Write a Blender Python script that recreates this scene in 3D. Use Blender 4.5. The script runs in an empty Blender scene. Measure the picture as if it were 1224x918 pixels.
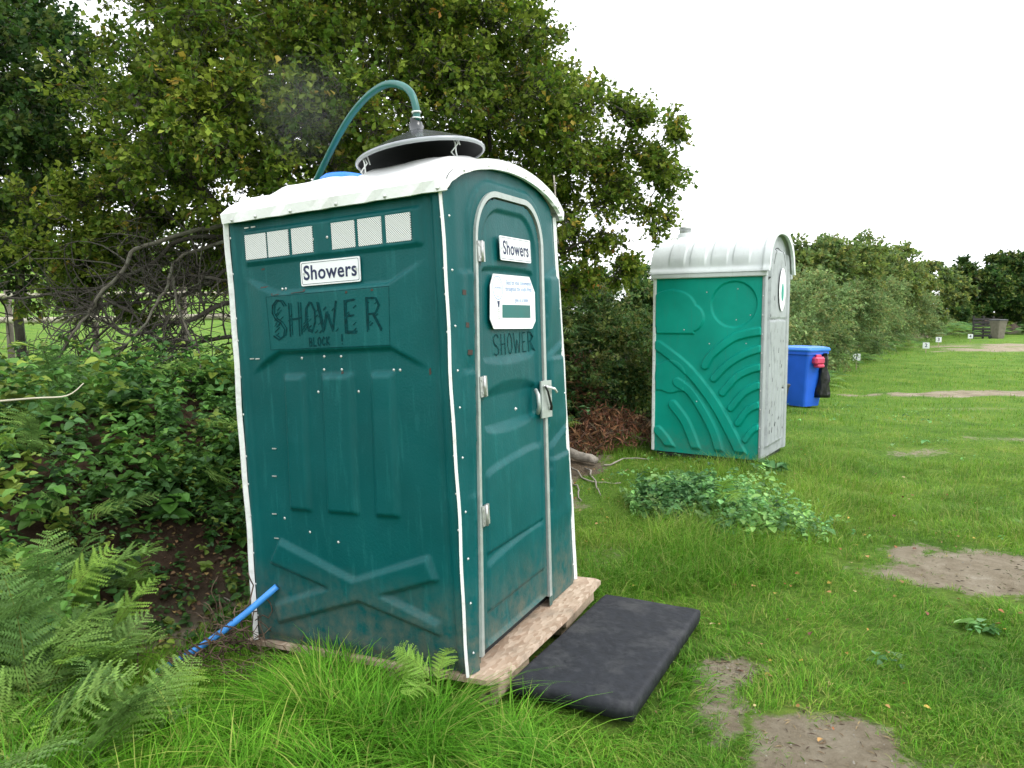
import bpy, math, random
import numpy as np
from mathutils import Matrix, Vector
PI = math.pi
SC = bpy.context.scene
COL = SC.collection

# ------------------------------------------------------------------ camera
F_PX, PITCH, ROLL, EYE = 895.6, 0.0929, 0.004, 1.6
cam_d = bpy.data.cameras.new("camera")
cam_d.sensor_width = 36; cam_d.lens = 36 * F_PX / 1224
cam_d.clip_start = 0.05; cam_d.clip_end = 2000
cam = bpy.data.objects.new("camera", cam_d); COL.objects.link(cam)
cam.matrix_world = Matrix.Translation((0, 0, EYE)) @ Matrix.Rotation(PI/2 - PITCH, 4, 'X') @ Matrix.Rotation(-ROLL, 4, 'Z')
SC.camera = cam

# ------------------------------------------------------------------ sky and sun (bright overcast)
SUN_EL, SUN_AZ = math.radians(52), math.radians(118)      # azimuth from +Y towards +X
W_ = bpy.data.worlds.new("World"); SC.world = W_; W_.use_nodes = True
nt = W_.node_tree; nt.nodes.clear()
wo = nt.nodes.new('ShaderNodeOutputWorld'); bg = nt.nodes.new('ShaderNodeBackground')
sky = nt.nodes.new('ShaderNodeTexSky'); sky.sky_type = 'NISHITA'; sky.sun_disc = False
sky.sun_elevation = SUN_EL; sky.sun_rotation = SUN_AZ
tc = nt.nodes.new('ShaderNodeTexCoord'); nz = nt.nodes.new('ShaderNodeTexNoise')
nz.inputs['Scale'].default_value = 1.6; nz.inputs['Detail'].default_value = 5
nt.links.new(tc.outputs['Generated'], nz.inputs['Vector'])
rp = nt.nodes.new('ShaderNodeValToRGB')
rp.color_ramp.elements[0].position = .3; rp.color_ramp.elements[0].color = (11.2, 11.5, 11.9, 1)
rp.color_ramp.elements[1].position = .7; rp.color_ramp.elements[1].color = (13.4, 13.5, 13.7, 1)
nt.links.new(nz.outputs['Fac'], rp.inputs['Fac'])
mx = nt.nodes.new('ShaderNodeMixRGB'); mx.inputs['Fac'].default_value = .93   # cloud deck over the clear sky
nt.links.new(sky.outputs['Color'], mx.inputs['Color1']); nt.links.new(rp.outputs['Color'], mx.inputs['Color2'])
nt.links.new(mx.outputs['Color'], bg.inputs['Color']); bg.inputs['Strength'].default_value = 0.1
nt.links.new(bg.outputs['Background'], wo.inputs['Surface'])
sl = bpy.data.lights.new("sun", 'SUN'); sl.energy = 1.0; sl.angle = math.radians(22); sl.color = (1, .96, .9)
sun = bpy.data.objects.new("sun", sl); COL.objects.link(sun)
sun.rotation_euler = (PI/2 - SUN_EL, 0, PI - SUN_AZ)
SC.view_settings.view_transform = 'Standard'; SC.view_settings.look = 'None'
SC.view_settings.exposure = 0.9; SC.view_settings.gamma = 1
SC.cycles.use_denoising = True
SC.cycles.max_bounces = 5; SC.cycles.diffuse_bounces = 3; SC.cycles.glossy_bounces = 2; SC.cycles.transmission_bounces = 3
SC.cycles.use_adaptive_sampling = True; SC.cycles.adaptive_threshold = .02

# ------------------------------------------------------------------ helpers
rng = np.random.default_rng(7)
random.seed(7)

def ray(px, py):
    x, z = (px-612)/F_PX, -(py-459)/F_PX
    c, s = math.cos(ROLL), math.sin(ROLL)
    x, z = x*c + z*s, -x*s + z*c
    c, s = math.cos(PITCH), math.sin(PITCH)
    return np.array([x, c + z*s, -s + z*c])
def at(px, py, Y):
    """photo direction and a distance along the field -> a place in metres"""
    d = ray(px, py); t = Y/d[1]; return np.array([d[0]*t, Y, EYE + d[2]*t])
def gnd(px, py, z=0):
    d = ray(px, py); t = (z-EYE)/d[2]; return np.array([d[0]*t, d[1]*t, z])

def sstep(a, b, x):
    t = np.clip((x-a)/(b-a), 0, 1); return t*t*(3-2*t)

def tag(o, label=None, cat=None, group=None, kind=None):
    if label: o['label'] = label
    if cat: o['category'] = cat
    if group: o['group'] = group
    if kind: o['kind'] = kind
    return o
def empty(name, loc=(0, 0, 0), rz=0, mw=None):
    o = bpy.data.objects.new(name, None); COL.objects.link(o); o.empty_display_size = .1
    if mw is not None: o.matrix_world = mw
    else: o.location = loc; o.rotation_euler = (0, 0, rz)
    return o

class MB:
    def __init__(s): s.v = []; s.f = []; s.m = []; s.sm = []
    def add(s, vs, fs, mi=0, smooth=False):
        b = len(s.v); s.v += [tuple(map(float, q)) for q in vs]
        for f in fs: s.f.append([b+i for i in f]); s.m.append(mi); s.sm.append(smooth)
        return s
    def box(s, c, d, mi=0, M=None, bev=0):
        x, y, z = d[0]/2, d[1]/2, d[2]/2
        if bev:
            b = min(bev, x*.9, y*.9, z*.9); vs = []; 
            # three nested rings per end for a chamfered box
            rings = [(-z, b), (-z+b, 0), (z-b, 0), (z, b)]
            for zz, i in rings:
                for px, py in ((-x+i, -y+b), (-x+max(i, 0)+b*(i == 0), -y+i), (x-i-b*(i == 0), -y+i), (x-i, -y+b), (x-i, y-b), (x-i-b*(i == 0), y-i), (-x+i+b*(i == 0), y-i), (-x+i, y-b)):
                    vs.append((px, py, zz))
            fs = []
            for r in range(3):
                for k in range(8): fs.append((r*8+k, r*8+(k+1) % 8, r*8+8+(k+1) % 8, r*8+8+k))
            fs.append(tuple(range(7, -1, -1))); fs.append(tuple(range(24, 32)))
        else:
            vs = [(a*x, e*y, g*z) for g in (-1, 1) for a, e in ((-1, -1), (1, -1), (1, 1), (-1, 1))]
            fs = [(3, 2, 1, 0), (4, 5, 6, 7), (0, 1, 5, 4), (1, 2, 6, 5), (2, 3, 7, 6), (3, 0, 4, 7)]
        out = []
        for q in vs:
            q = Vector(q)
            if M is not None: q = M @ q
            out.append(q + Vector(c))
        return s.add(out, fs, mi)
    def tube(s, P, R, n=6, mi=0, cap=True, smooth=True):
        P = [Vector(p) for p in P]; R = R if hasattr(R, '__len__') else [R]*len(P)
        T = [(P[min(i+1, len(P)-1)] - P[max(i-1, 0)]).normalized() for i in range(len(P))]
        u = T[0].orthogonal().normalized(); vs = []
        for p, t, r in zip(P, T, R):
            u = (u - t*u.dot(t)).normalized(); w = t.cross(u)
            for k in range(n):
                a = 2*PI*k/n; vs.append(p + (u*math.cos(a) + w*math.sin(a))*r)
        fs = [(i*n+k, i*n+(k+1) % n, (i+1)*n+(k+1) % n, (i+1)*n+k) for i in range(len(P)-1) for k in range(n)]
        if cap: fs += [tuple(range(n-1, -1, -1)), tuple((len(P)-1)*n+k for k in range(n))]
        return s.add(vs, fs, mi, smooth)
    def lathe(s, prof, n=24, mi=0, M=None, smooth=True):
        vs = []
        for r, z in prof:
            for k in range(n):
                a = 2*PI*k/n; q = Vector((r*math.cos(a), r*math.sin(a), z)); vs.append(M @ q if M is not None else q)
        fs = [(i*n+k, i*n+(k+1) % n, (i+1)*n+(k+1) % n, (i+1)*n+k) for i in range(len(prof)-1) for k in range(n)]
        return s.add(vs, fs, mi, smooth)
    def prism(s, poly, fn, t0, t1, mi=0):
        """poly of 2D points, fn(a, b, t) -> 3D"""
        n = len(poly); vs = [fn(a, b, t0) for a, b in poly] + [fn(a, b, t1) for a, b in poly]
        fs = [tuple(range(n-1, -1, -1)), tuple(range(n, 2*n))] + [(k, (k+1) % n, n+(k+1) % n, n+k) for k in range(n)]
        return s.add(vs, fs, mi)
    def build(s, name, mats, parent=None):
        me = bpy.data.meshes.new(name); me.from_pydata(s.v, [], s.f)
        if not isinstance(mats, (list, tuple)): mats = [mats]
        for m in mats: me.materials.append(m)
        me.polygons.foreach_set('material_index', s.m); me.polygons.foreach_set('use_smooth', s.sm); me.update()
        o = bpy.data.objects.new(name, me); COL.objects.link(o)
        if parent: o.parent = parent
        return o

def np_mesh(name, V, Fc, mats, parent=None, tint=None, smooth=False, attr=None, link=True):
    """V (n,3); Fc list of (m,k) index arrays; tint (n,3) vertex colour of the thing itself"""
    me = bpy.data.meshes.new(name); V = np.asarray(V, np.float32)
    me.vertices.add(len(V)); me.vertices.foreach_set('co', V.ravel())
    idx = np.concatenate([f.ravel() for f in Fc]).astype(np.int32)
    tot = np.concatenate([np.full(len(f), f.shape[1]) for f in Fc]).astype(np.int32)
    st = np.concatenate([[0], np.cumsum(tot)[:-1]]).astype(np.int32)
    me.loops.add(len(idx)); me.loops.foreach_set('vertex_index', idx)
    me.polygons.add(len(tot)); me.polygons.foreach_set('loop_start', st); me.polygons.foreach_set('loop_total', tot)
    me.polygons.foreach_set('use_smooth', np.full(len(tot), smooth))
    me.update(calc_edges=True)
    if tint is not None:
        a = me.color_attributes.new('tint', 'FLOAT_COLOR', 'POINT')
        a.data.foreach_set('color', np.concatenate([tint, np.ones((len(V), 1))], 1).astype(np.float32).ravel())
    for k, d in (attr or {}).items():
        a = me.attributes.new(k, 'FLOAT', 'POINT'); a.data.foreach_set('value', d.astype(np.float32))
    if not isinstance(mats, (list, tuple)): mats = [mats]
    for m in mats: me.materials.append(m)
    if not link: return me
    o = bpy.data.objects.new(name, me); COL.objects.link(o)
    if parent: o.parent = parent
    return o

# value noise (numpy)
_tab = np.random.default_rng(3).random(4096)
def vnoise(x, y, z=0.0, s=1.0):
    x, y, z = np.broadcast_arrays(np.asarray(x, float)*s+100, np.asarray(y, float)*s+100, np.asarray(z, float)*s+100)
    xi, yi, zi = np.floor(x).astype(int), np.floor(y).astype(int), np.floor(z).astype(int)
    fx, fy, fz = x-xi, y-yi, z-zi
    fx, fy, fz = fx*fx*(3-2*fx), fy*fy*(3-2*fy), fz*fz*(3-2*fz)
    h = lambda a, b, c: _tab[(a*73 + b*1543 + c*2909 + a*b*7) & 4095]
    l = lambda a, b, t: a+(b-a)*t
    return l(l(l(h(xi, yi, zi), h(xi+1, yi, zi), fx), l(h(xi, yi+1, zi), h(xi+1, yi+1, zi), fx), fy),
             l(l(h(xi, yi, zi+1), h(xi+1, yi, zi+1), fx), l(h(xi, yi+1, zi+1), h(xi+1, yi+1, zi+1), fx), fy), fz)
def fbm(x, y, z=0.0, s=1.0): return (vnoise(x, y, z, s)*.55 + vnoise(x, y, z, s*2.1)*.28 + vnoise(x, y, z, s*4.3)*.17)

# ------------------------------------------------------------------ materials
def mat(name, c, rough=.6, c2=None, nscale=8, var=.15, bump=0., bscale=60, metal=0, spec=.5, stain=None, sscale=3, samt=.5, coord='Object', trans=0, coat=0):
    m = bpy.data.materials.new(name); m.use_nodes = True; t = m.node_tree; N, L = t.nodes, t.links
    b = N['Principled BSDF']; b.inputs['Roughness'].default_value = rough; b.inputs['Metallic'].default_value = metal
    b.inputs['Specular IOR Level'].default_value = spec
    if coat: b.inputs['Coat Weight'].default_value = coat
    tcx = N.new('ShaderNodeTexCoord'); co = tcx.outputs[coord]
    n1 = N.new('ShaderNodeTexNoise'); n1.inputs['Scale'].default_value = nscale; n1.inputs['Detail'].default_value = 6; L.new(co, n1.inputs['Vector'])
    r = N.new('ShaderNodeValToRGB'); L.new(n1.outputs['Fac'], r.inputs['Fac'])
    c2 = c2 or tuple(x*(1+var) for x in c); c1 = tuple(x*(1-var) for x in c)
    r.color_ramp.elements[0].position = .3; r.color_ramp.elements[0].color = (*c1, 1)
    r.color_ramp.elements[1].position = .7; r.color_ramp.elements[1].color = (*c2, 1)
    out = r.outputs['Color']
    if stain:
        n2 = N.new('ShaderNodeTexNoise'); n2.inputs['Scale'].default_value = sscale; n2.inputs['Detail'].default_value = 9; n2.inputs['Roughness'].default_value = .68; L.new(co, n2.inputs['Vector'])
        r2 = N.new('ShaderNodeValToRGB'); r2.color_ramp.elements[0].position = .5; r2.color_ramp.elements[0].color = (0, 0, 0, 1)
        r2.color_ramp.elements[1].position = .75; r2.color_ramp.elements[1].color = (samt, samt, samt, 1); L.new(n2.outputs['Fac'], r2.inputs['Fac'])
        mxx = N.new('ShaderNodeMixRGB'); L.new(r2.outputs['Color'], mxx.inputs['Fac']); L.new(out, mxx.inputs['Color1']); mxx.inputs['Color2'].default_value = (*stain, 1)
        out = mxx.outputs['Color']
    L.new(out, b.inputs['Base Color'])
    rr = N.new('ShaderNodeMapRange'); rr.inputs['To Min'].default_value = rough*.8; rr.inputs['To Max'].default_value = min(1, rough*1.25)
    L.new(n1.outputs['Fac'], rr.inputs['Value']); L.new(rr.outputs['Result'], b.inputs['Roughness'])
    if bump:
        n3 = N.new('ShaderNodeTexNoise'); n3.inputs['Scale'].default_value = bscale; n3.inputs['Detail'].default_value = 5; L.new(co, n3.inputs['Vector'])
        bp = N.new('ShaderNodeBump'); bp.inputs['Strength'].default_value = bump; bp.inputs['Distance'].default_value = .01
        L.new(n3.outputs['Fac'], bp.inputs['Height']); L.new(bp.outputs['Normal'], b.inputs['Normal'])
    return m

def leaf_mat(name, rough=.5, transl=.35, mul=(1, 1, 1), nscale=.8, spec=.4):
    """colour comes from each leaf's own tint"""
    m = bpy.data.materials.new(name); m.use_nodes = True; t = m.node_tree; N, L = t.nodes, t.links
    b = N['Principled BSDF']; out = N['Material Output']
    a = N.new('ShaderNodeAttribute'); a.attribute_name = 'tint'
    g = N.new('ShaderNodeNewGeometry'); n = N.new('ShaderNodeTexNoise'); n.inputs['Scale'].default_value = nscale; n.inputs['Detail'].default_value = 3
    L.new(g.outputs['Position'], n.inputs['Vector'])
    r = N.new('ShaderNodeValToRGB'); r.color_ramp.elements[0].position = .3; r.color_ramp.elements[0].color = (.72*mul[0], .78*mul[1], .8*mul[2], 1)
    r.color_ramp.elements[1].position = .7; r.color_ramp.elements[1].color = (1.28*mul[0], 1.14*mul[1], 1.1*mul[2], 1); L.new(n.outputs['Fac'], r.inputs['Fac'])
    mm = N.new('ShaderNodeMixRGB'); mm.blend_type = 'MULTIPLY'; mm.inputs['Fac'].default_value = 1
    L.new(a.outputs['Color'], mm.inputs['Color1']); L.new(r.outputs['Color'], mm.inputs['Color2'])
    L.new(mm.outputs['Color'], b.inputs['Base Color']); b.inputs['Roughness'].default_value = rough; b.inputs['Specular IOR Level'].default_value = spec
    tr = N.new('ShaderNodeBsdfTranslucent'); L.new(mm.outputs['Color'], tr.inputs['Color'])
    ms = N.new('ShaderNodeMixShader'); ms.inputs['Fac'].default_value = transl
    L.new(b.outputs['BSDF'], ms.inputs[1]); L.new(tr.outputs['BSDF'], ms.inputs[2]); L.new(ms.outputs['Shader'], out.inputs['Surface'])
    return m

def grimy_plastic(name, c, scr=(.2, .3, .3), rough=.42, dirt=(.16, .14, .10), low=.25, lowamt=.45):
    """moulded plastic with faint cloudiness, scratches, rain streaks and mud splashed up from the ground"""
    m = bpy.data.materials.new(name); m.use_nodes = True; t = m.node_tree; N, L = t.nodes, t.links
    b = N['Principled BSDF']; b.inputs['Specular IOR Level'].default_value = .2; tcx = N.new('ShaderNodeTexCoord'); co = tcx.outputs['Object']
    def noise(scale, detail=5, sc=(1, 1, 1), rough_=.5):
        mp = N.new('ShaderNodeMapping'); mp.inputs['Scale'].default_value = sc; L.new(co, mp.inputs['Vector'])
        n = N.new('ShaderNodeTexNoise'); n.inputs['Scale'].default_value = scale; n.inputs['Detail'].default_value = detail; n.inputs['Roughness'].default_value = rough_
        L.new(mp.outputs['Vector'], n.inputs['Vector']); return n.outputs['Fac']
    def ramp(v, a, b_, ca, cb):
        r = N.new('ShaderNodeValToRGB'); r.color_ramp.elements[0].position = a; r.color_ramp.elements[1].position = b_
        r.color_ramp.elements[0].color = (*ca, 1); r.color_ramp.elements[1].color = (*cb, 1); L.new(v, r.inputs['Fac']); return r.outputs['Color']
    def mix(f, a, b_, amt=1.0):
        x = N.new('ShaderNodeMixRGB')
        if hasattr(f, 'links'): L.new(f, x.inputs['Fac'])
        else: x.inputs['Fac'].default_value = f
        for q, k in ((a, 'Color1'), (b_, 'Color2')):
            if isinstance(q, tuple): x.inputs[k].default_value = (*q, 1)
            else: L.new(q, x.inputs[k])
        return x.outputs['Color']
    base = ramp(noise(2.2, 6), .3, .7, tuple(x*.86 for x in c), tuple(x*1.14 for x in c))
    base = mix(ramp(noise(30, 8, (1, 1, .12), .7), .54, .74, (0, 0, 0), (.45,)*3), base, scr)          # vertical rain streaks
    base = mix(ramp(noise(9, 12, (1, 1, 1), .78), .62, .72, (0, 0, 0), (.32,)*3), base, scr)            # scuffs
    sep = N.new('ShaderNodeSeparateXYZ'); L.new(co, sep.inputs['Vector'])
    mr = N.new('ShaderNodeMapRange'); mr.inputs['From Min'].default_value = 0; mr.inputs['From Max'].default_value = low
    mr.inputs['To Min'].default_value = 1; mr.inputs['To Max'].default_value = 0; L.new(sep.outputs['Z'], mr.inputs['Value'])
    mu = N.new('ShaderNodeMath'); mu.operation = 'MULTIPLY'; L.new(mr.outputs['Result'], mu.inputs[0])
    rr = ramp(noise(14, 9, (1, 1, 1), .7), .35, .7, (0, 0, 0), (lowamt*2,)*3); L.new(rr, mu.inputs[1]); mu.use_clamp = True
    base = mix(mu.outputs['Value'], base, dirt)
    L.new(base, b.inputs['Base Color'])
    r2 = N.new('ShaderNodeMapRange'); r2.inputs['To Min'].default_value = rough*.75; r2.inputs['To Max'].default_value = rough*1.4; L.new(noise(5, 6), r2.inputs['Value'])
    L.new(r2.outputs['Result'], b.inputs['Roughness'])
    bp = N.new('ShaderNodeBump'); bp.inputs['Strength'].default_value = .25; bp.inputs['Distance'].default_value = .004
    L.new(noise(110, 3), bp.inputs['Height'])
    bp2 = N.new('ShaderNodeBump'); bp2.inputs['Strength'].default_value = .5; bp2.inputs['Distance'].default_value = .01
    L.new(noise(5, 2), bp2.inputs['Height']); L.new(bp2.outputs['Normal'], bp.inputs['Normal']); L.new(bp.outputs['Normal'], b.inputs['Normal'])
    return m

M = {}
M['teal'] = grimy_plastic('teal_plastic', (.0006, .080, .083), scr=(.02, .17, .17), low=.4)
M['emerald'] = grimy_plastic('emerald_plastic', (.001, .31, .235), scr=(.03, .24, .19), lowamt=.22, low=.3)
M['white_roof'] = mat('white_roof', (.86, .87, .87), .45, var=.03, nscale=5, stain=(.40, .38, .33), sscale=5, samt=.35, bump=.15)
M['roof2'] = grimy_plastic('pale_roof', (.64, .68, .68), scr=(.46, .49, .48), low=.01, rough=.4)
M['white'] = mat('white_trim', (.78, .79, .78), .5, var=.05, nscale=30, stain=(.3, .28, .25), sscale=20, samt=.5)
M['grey_panel'] = mat('grey_panel', (.33, .36, .37), .5, var=.08, nscale=4, stain=(.14, .15, .15), sscale=9, samt=.6, bump=.2)
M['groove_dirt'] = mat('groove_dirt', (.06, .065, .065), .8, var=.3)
M['alu'] = mat('dull_aluminium', (.42, .46, .44), .45, var=.1, nscale=20, metal=.4, stain=(.2, .2, .18), sscale=12, samt=.4, bump=.1)
M['steel'] = mat('galvanised_steel', (.48, .49, .48), .4, var=.15, nscale=40, metal=.7, stain=(.16, .12, .08), sscale=25, samt=.5)
M['bolt'] = mat('bolt_heads', (.55, .56, .55), .4, var=.2, nscale=60, metal=.5)
M['sign'] = mat('white_sign', (.82, .84, .86), .35, var=.02, stain=(.6, .6, .6), samt=.2)
M['navy'] = mat('navy_ink', (.010, .016, .07), .5)
M['marker'] = mat('black_marker', (.001, .036, .040), .8, var=.5, nscale=60, spec=.12)
M['pblue'] = mat('faded_blue_ink', (.12, .24, .50), .5)
M['teal_flat'] = mat('teal_flat', (.006, .12, .11), .5)
M['dark'] = mat('dark_inside', (.012, .014, .014), .9)
M['rust'] = mat('rust', (.055, .035, .028), .9)
M['smoke_lid'] = mat('smoked_plastic', (.05, .055, .06), .18, var=.2, nscale=9, stain=(.25, .26, .27), sscale=6, samt=.35)
M['hose'] = mat('hose_green', (.015, .13, .115), .35, var=.12, nscale=15)
M['tie'] = mat('cable_tie', (.75, .76, .76), .4)
M['blue_pipe'] = mat('blue_pipe', (.05, .27, .72), .38, var=.05, nscale=18, stain=(.05, .04, .03), sscale=16, samt=.35)
M['blue_bin'] = mat('blue_bin', (.016, .12, .68), .42, var=.08, nscale=4)
M['lid_blue'] = mat('lid_blue', (.025, .20, .75), .4)
M['bin_dark'] = mat('bin_charcoal', (.03, .033, .035), .5, stain=(.12, .12, .12))
M['pink'] = mat('pink_plastic', (.65, .06, .14), .4)
M['bag'] = mat('black_bag', (.010, .010, .012), .3, bump=.9, bscale=14)
M['wood'] = mat('weathered_timber', (.42, .33, .23), .85, var=.2, nscale=7, stain=(.16, .14, .10), sscale=9, samt=.8, bump=.5, bscale=40)
M['bark'] = mat('bark', (.05, .043, .033), .95, var=.35, nscale=12, stain=(.10, .11, .075), sscale=8, samt=.8, bump=.9, bscale=40)
M['lichen'] = mat('lichened_bark', (.11, .10, .075), .95, var=.3, nscale=14, stain=(.20, .22, .16), sscale=9, samt=.8, bump=.8, bscale=40)
M['deadwood'] = mat('dead_wood', (.27, .24, .20), .9, var=.3, nscale=15, bump=.6, bscale=50)
M['root'] = mat('dead_roots', (.085, .055, .035), .95, var=.5, nscale=14)
M['stone'] = mat('stone', (.27, .25, .21), .9, var=.25, nscale=12, bump=.8, bscale=25)
M['rail'] = mat('pale_rail', (.50, .46, .36), .8, var=.2, nscale=3, bump=.3)
M['post'] = mat('fence_post', (.17, .15, .12), .9, var=.2, bump=.5)
M['dkwood'] = mat('dark_wood', (.03, .028, .028), .85, var=.3, bump=.5)
M['leaf'] = leaf_mat('hawthorn_leaf', .6, .40, mul=(1.3, 1.35, 1.15), spec=.22)
M['leaf_gloss'] = leaf_mat('undergrowth_leaf', .42, .32, nscale=2.5, mul=(1.4, 1.4, 1.3), spec=.25)
M['fern'] = leaf_mat('fern_leaf', .55, .40, nscale=2, mul=(1.45, 1.35, 1.1), spec=.2)
M['grassb'] = leaf_mat('grass_blade', .6, .42, nscale=1.1, mul=(1.12, 1.1, 1.0), spec=.16)
M['deadleaf'] = leaf_mat('fallen_leaf', .7, .15)

# OSB board: flakes by voronoi, wet and dusty
def osb():
    m = bpy.data.materials.new('osb_board'); m.use_nodes = True; t = m.node_tree; N, L = t.nodes, t.links
    b = N['Principled BSDF']; tcx = N.new('ShaderNodeTexCoord')
    vo = N.new('ShaderNodeTexVoronoi'); vo.inputs['Scale'].default_value = 26; vo.inputs['Randomness'].default_value = 1
    mp = N.new('ShaderNodeMapping'); mp.inputs['Scale'].default_value = (1, 2.1, 1); mp.inputs['Rotation'].default_value = (0, 0, .5)
    L.new(tcx.outputs['Object'], mp.inputs['Vector']); L.new(mp.outputs['Vector'], vo.inputs['Vector'])
    r = N.new('ShaderNodeValToRGB'); r.color_ramp.elements[0].color = (.30, .20, .13, 1); r.color_ramp.elements[1].color = (.58, .46, .35, 1)
    L.new(vo.outputs['Color'], r.inputs['Fac'])
    n = N.new('ShaderNodeTexNoise'); n.inputs['Scale'].default_value = 7; n.inputs['Detail'].default_value = 8; L.new(tcx.outputs['Object'], n.inputs['Vector'])
    r2 = N.new('ShaderNodeValToRGB'); r2.color_ramp.elements[0].position = .48; r2.color_ramp.elements[0].color = (0, 0, 0, 1); r2.color_ramp.elements[1].position = .7; r2.color_ramp.elements[1].color = (.75,)*3+(1,)
    L.new(n.outputs['Fac'], r2.inputs['Fac']); x = N.new('ShaderNodeMixRGB'); L.new(r2.outputs['Color'], x.inputs['Fac']); L.new(r.outputs['Color'], x.inputs['Color1']); x.inputs['Color2'].default_value = (.24, .20, .15, 1)
    L.new(x.outputs['Color'], b.inputs['Base Color']); b.inputs['Roughness'].default_value = .75
    bp = N.new('ShaderNodeBump'); bp.inputs['Strength'].default_value = .5; bp.inputs['Distance'].default_value = .004; L.new(vo.outputs['Distance'], bp.inputs['Height']); L.new(bp.outputs['Normal'], b.inputs['Normal'])
    return m
M['osb'] = osb()
# perforated vent plates
def perf():
    m = bpy.data.materials.new('perforated_white'); m.use_nodes = True; t = m.node_tree; N, L = t.nodes, t.links
    b = N['Principled BSDF']; tcx = N.new('ShaderNodeTexCoord')
    mp = N.new('ShaderNodeMapping'); mp.inputs['Rotation'].default_value = (PI/4, 0, 0); L.new(tcx.outputs['Object'], mp.inputs['Vector'])
    mp2 = N.new('ShaderNodeMapping'); mp2.inputs['Scale'].default_value = (0, 150, 150); L.new(mp.outputs['Vector'], mp2.inputs['Vector'])
    vo = N.new('ShaderNodeTexVoronoi'); vo.inputs['Scale'].default_value = 1; vo.inputs['Randomness'].default_value = 0; L.new(mp2.outputs['Vector'], vo.inputs['Vector'])
    r = N.new('ShaderNodeValToRGB'); r.color_ramp.elements[0].position = .30; r.color_ramp.elements[0].color = (.10, .12, .12, 1); r.color_ramp.elements[1].position = .36; r.color_ramp.elements[1].color = (.80, .81, .80, 1)
    L.new(vo.outputs['Distance'], r.inputs['Fac']); L.new(r.outputs['Color'], b.inputs['Base Color']); b.inputs['Roughness'].default_value = .5
    return m
M['perf'] = perf()
M['mat_rubber'] = mat('black_mat', (.017, .019, .024), .7, var=.3, nscale=24, spec=.3, stain=(.11, .11, .105), sscale=6, samt=.42, bump=.4, bscale=35)

# ------------------------------------------------------------------ terrain
FOOT = np.array([(-6, -6), (-3.0, 1.0), (-2.15, 2.9), (-1.35, 3.75), (-1.0, 4.8), (-.15, 6.6), (.75, 8.5), (1.45, 9.5), (3.6, 12.3), (6.2, 16), (11.2, 25.5), (22.2, 42), (27.5, 48.5), (60, 75), (400, 300)], float)
def foot_dist(x, y):
    x, y = np.asarray(x, float), np.asarray(y, float)
    best = np.full(x.shape, 1e9); sg = np.ones(x.shape)
    for a, b in zip(FOOT[:-1], FOOT[1:]):
        d = b-a; t = np.clip(((x-a[0])*d[0]+(y-a[1])*d[1])/(d@d), 0, 1)
        dx, dy = x-(a[0]+t*d[0]), y-(a[1]+t*d[1]); dd = np.hypot(dx, dy); s = np.sign(d[0]*(y-a[1])-d[1]*(x-a[0]))
        u = dd < best; best = np.where(u, dd, best); sg = np.where(u, s, sg)
    return best*sg
def zg(x, y):
    x, y = np.asarray(x, float), np.asarray(y, float)
    d = foot_dist(x, y) + (fbm(x, y, 0, .9)-.5)*.5
    bank = (.95 + .25*(vnoise(x, y, 5, .5)-.5))*sstep(-.1, 1.9, d)*(1-.62*sstep(3, 6, d))
    D = np.hypot(x, y); q = sstep(-.12, -.34, x/np.maximum(y, .5))
    hill = q*np.minimum(.00115*np.maximum(D-9, 0)**2, 8.6)*sstep(4, 8, d)
    far = (fbm(x, y, 0, .25)-.5)*.16 + (fbm(x, y, 3, 1.7)-.5)*.09 + (vnoise(x, y, 1, 7)-.5)*.015
    near = sstep(1.6, 3.2, np.hypot(x-.1, (y-3.4)))
    return bank + hill + far*(.35+.65*near)
PATCH = [  # bare trodden places: centre, half axes, turn, strength
    (1.12, 2.62, .30, .26, .2, 1.0), (.98, 3.22, .17, .13, .3, .9), (.84, 2.85, .12, .28, -.2, .6), (2.95, 4.45, .62, .42, -.25, 1.05),
    (3.6, 4.2, .8, .35, -.2, .9), (.62, 4.9, .18, .5, -.5, .35), (9.6, 14.8, 2.2, .45, 0, 1.0), (13.5, 15, 3, .5, 0, .8), (24, 33, 6, 2.0, .2, .8), (30, 38, 9, 2.0, .3, .9),
    (4.6, 8.6, .55, .20, .2, .5), (6.6, 9.4, .9, .2, .1, .5), (7.8, 12.4, 1.2, .25, 0, .4), (.62, 7.7, .26, .8, -.35, 1.1), (.22, 5.9, .22, .7, -.5, .6), (1.6, 3.55, .3, .12, .6, .25), (1.55, 2.2, .7, .3, 0, .6)]
def bare(x, y):
    x, y = np.asarray(x, float), np.asarray(y, float); o = np.zeros(x.shape)
    n = (fbm(x, y, 9, 2.6)-.5)*2.6 + (fbm(x, y, 2, 11)-.5)*1.4
    for cx, cy, a, b, t, s in PATCH:
        c, q = math.cos(t), math.sin(t); u, v = ((x-cx)*c+(y-cy)*q)/a, (-(x-cx)*q+(y-cy)*c)/b
        o = np.maximum(o, s*sstep(1.7, .45, np.sqrt(u*u+v*v)+n*.6))
    d = foot_dist(x, y)
    o = np.maximum(o, sstep(.0, .35, d+n*.25)*sstep(5, 3, d)*1.0)
    return np.clip(o, 0, 1)

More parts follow.
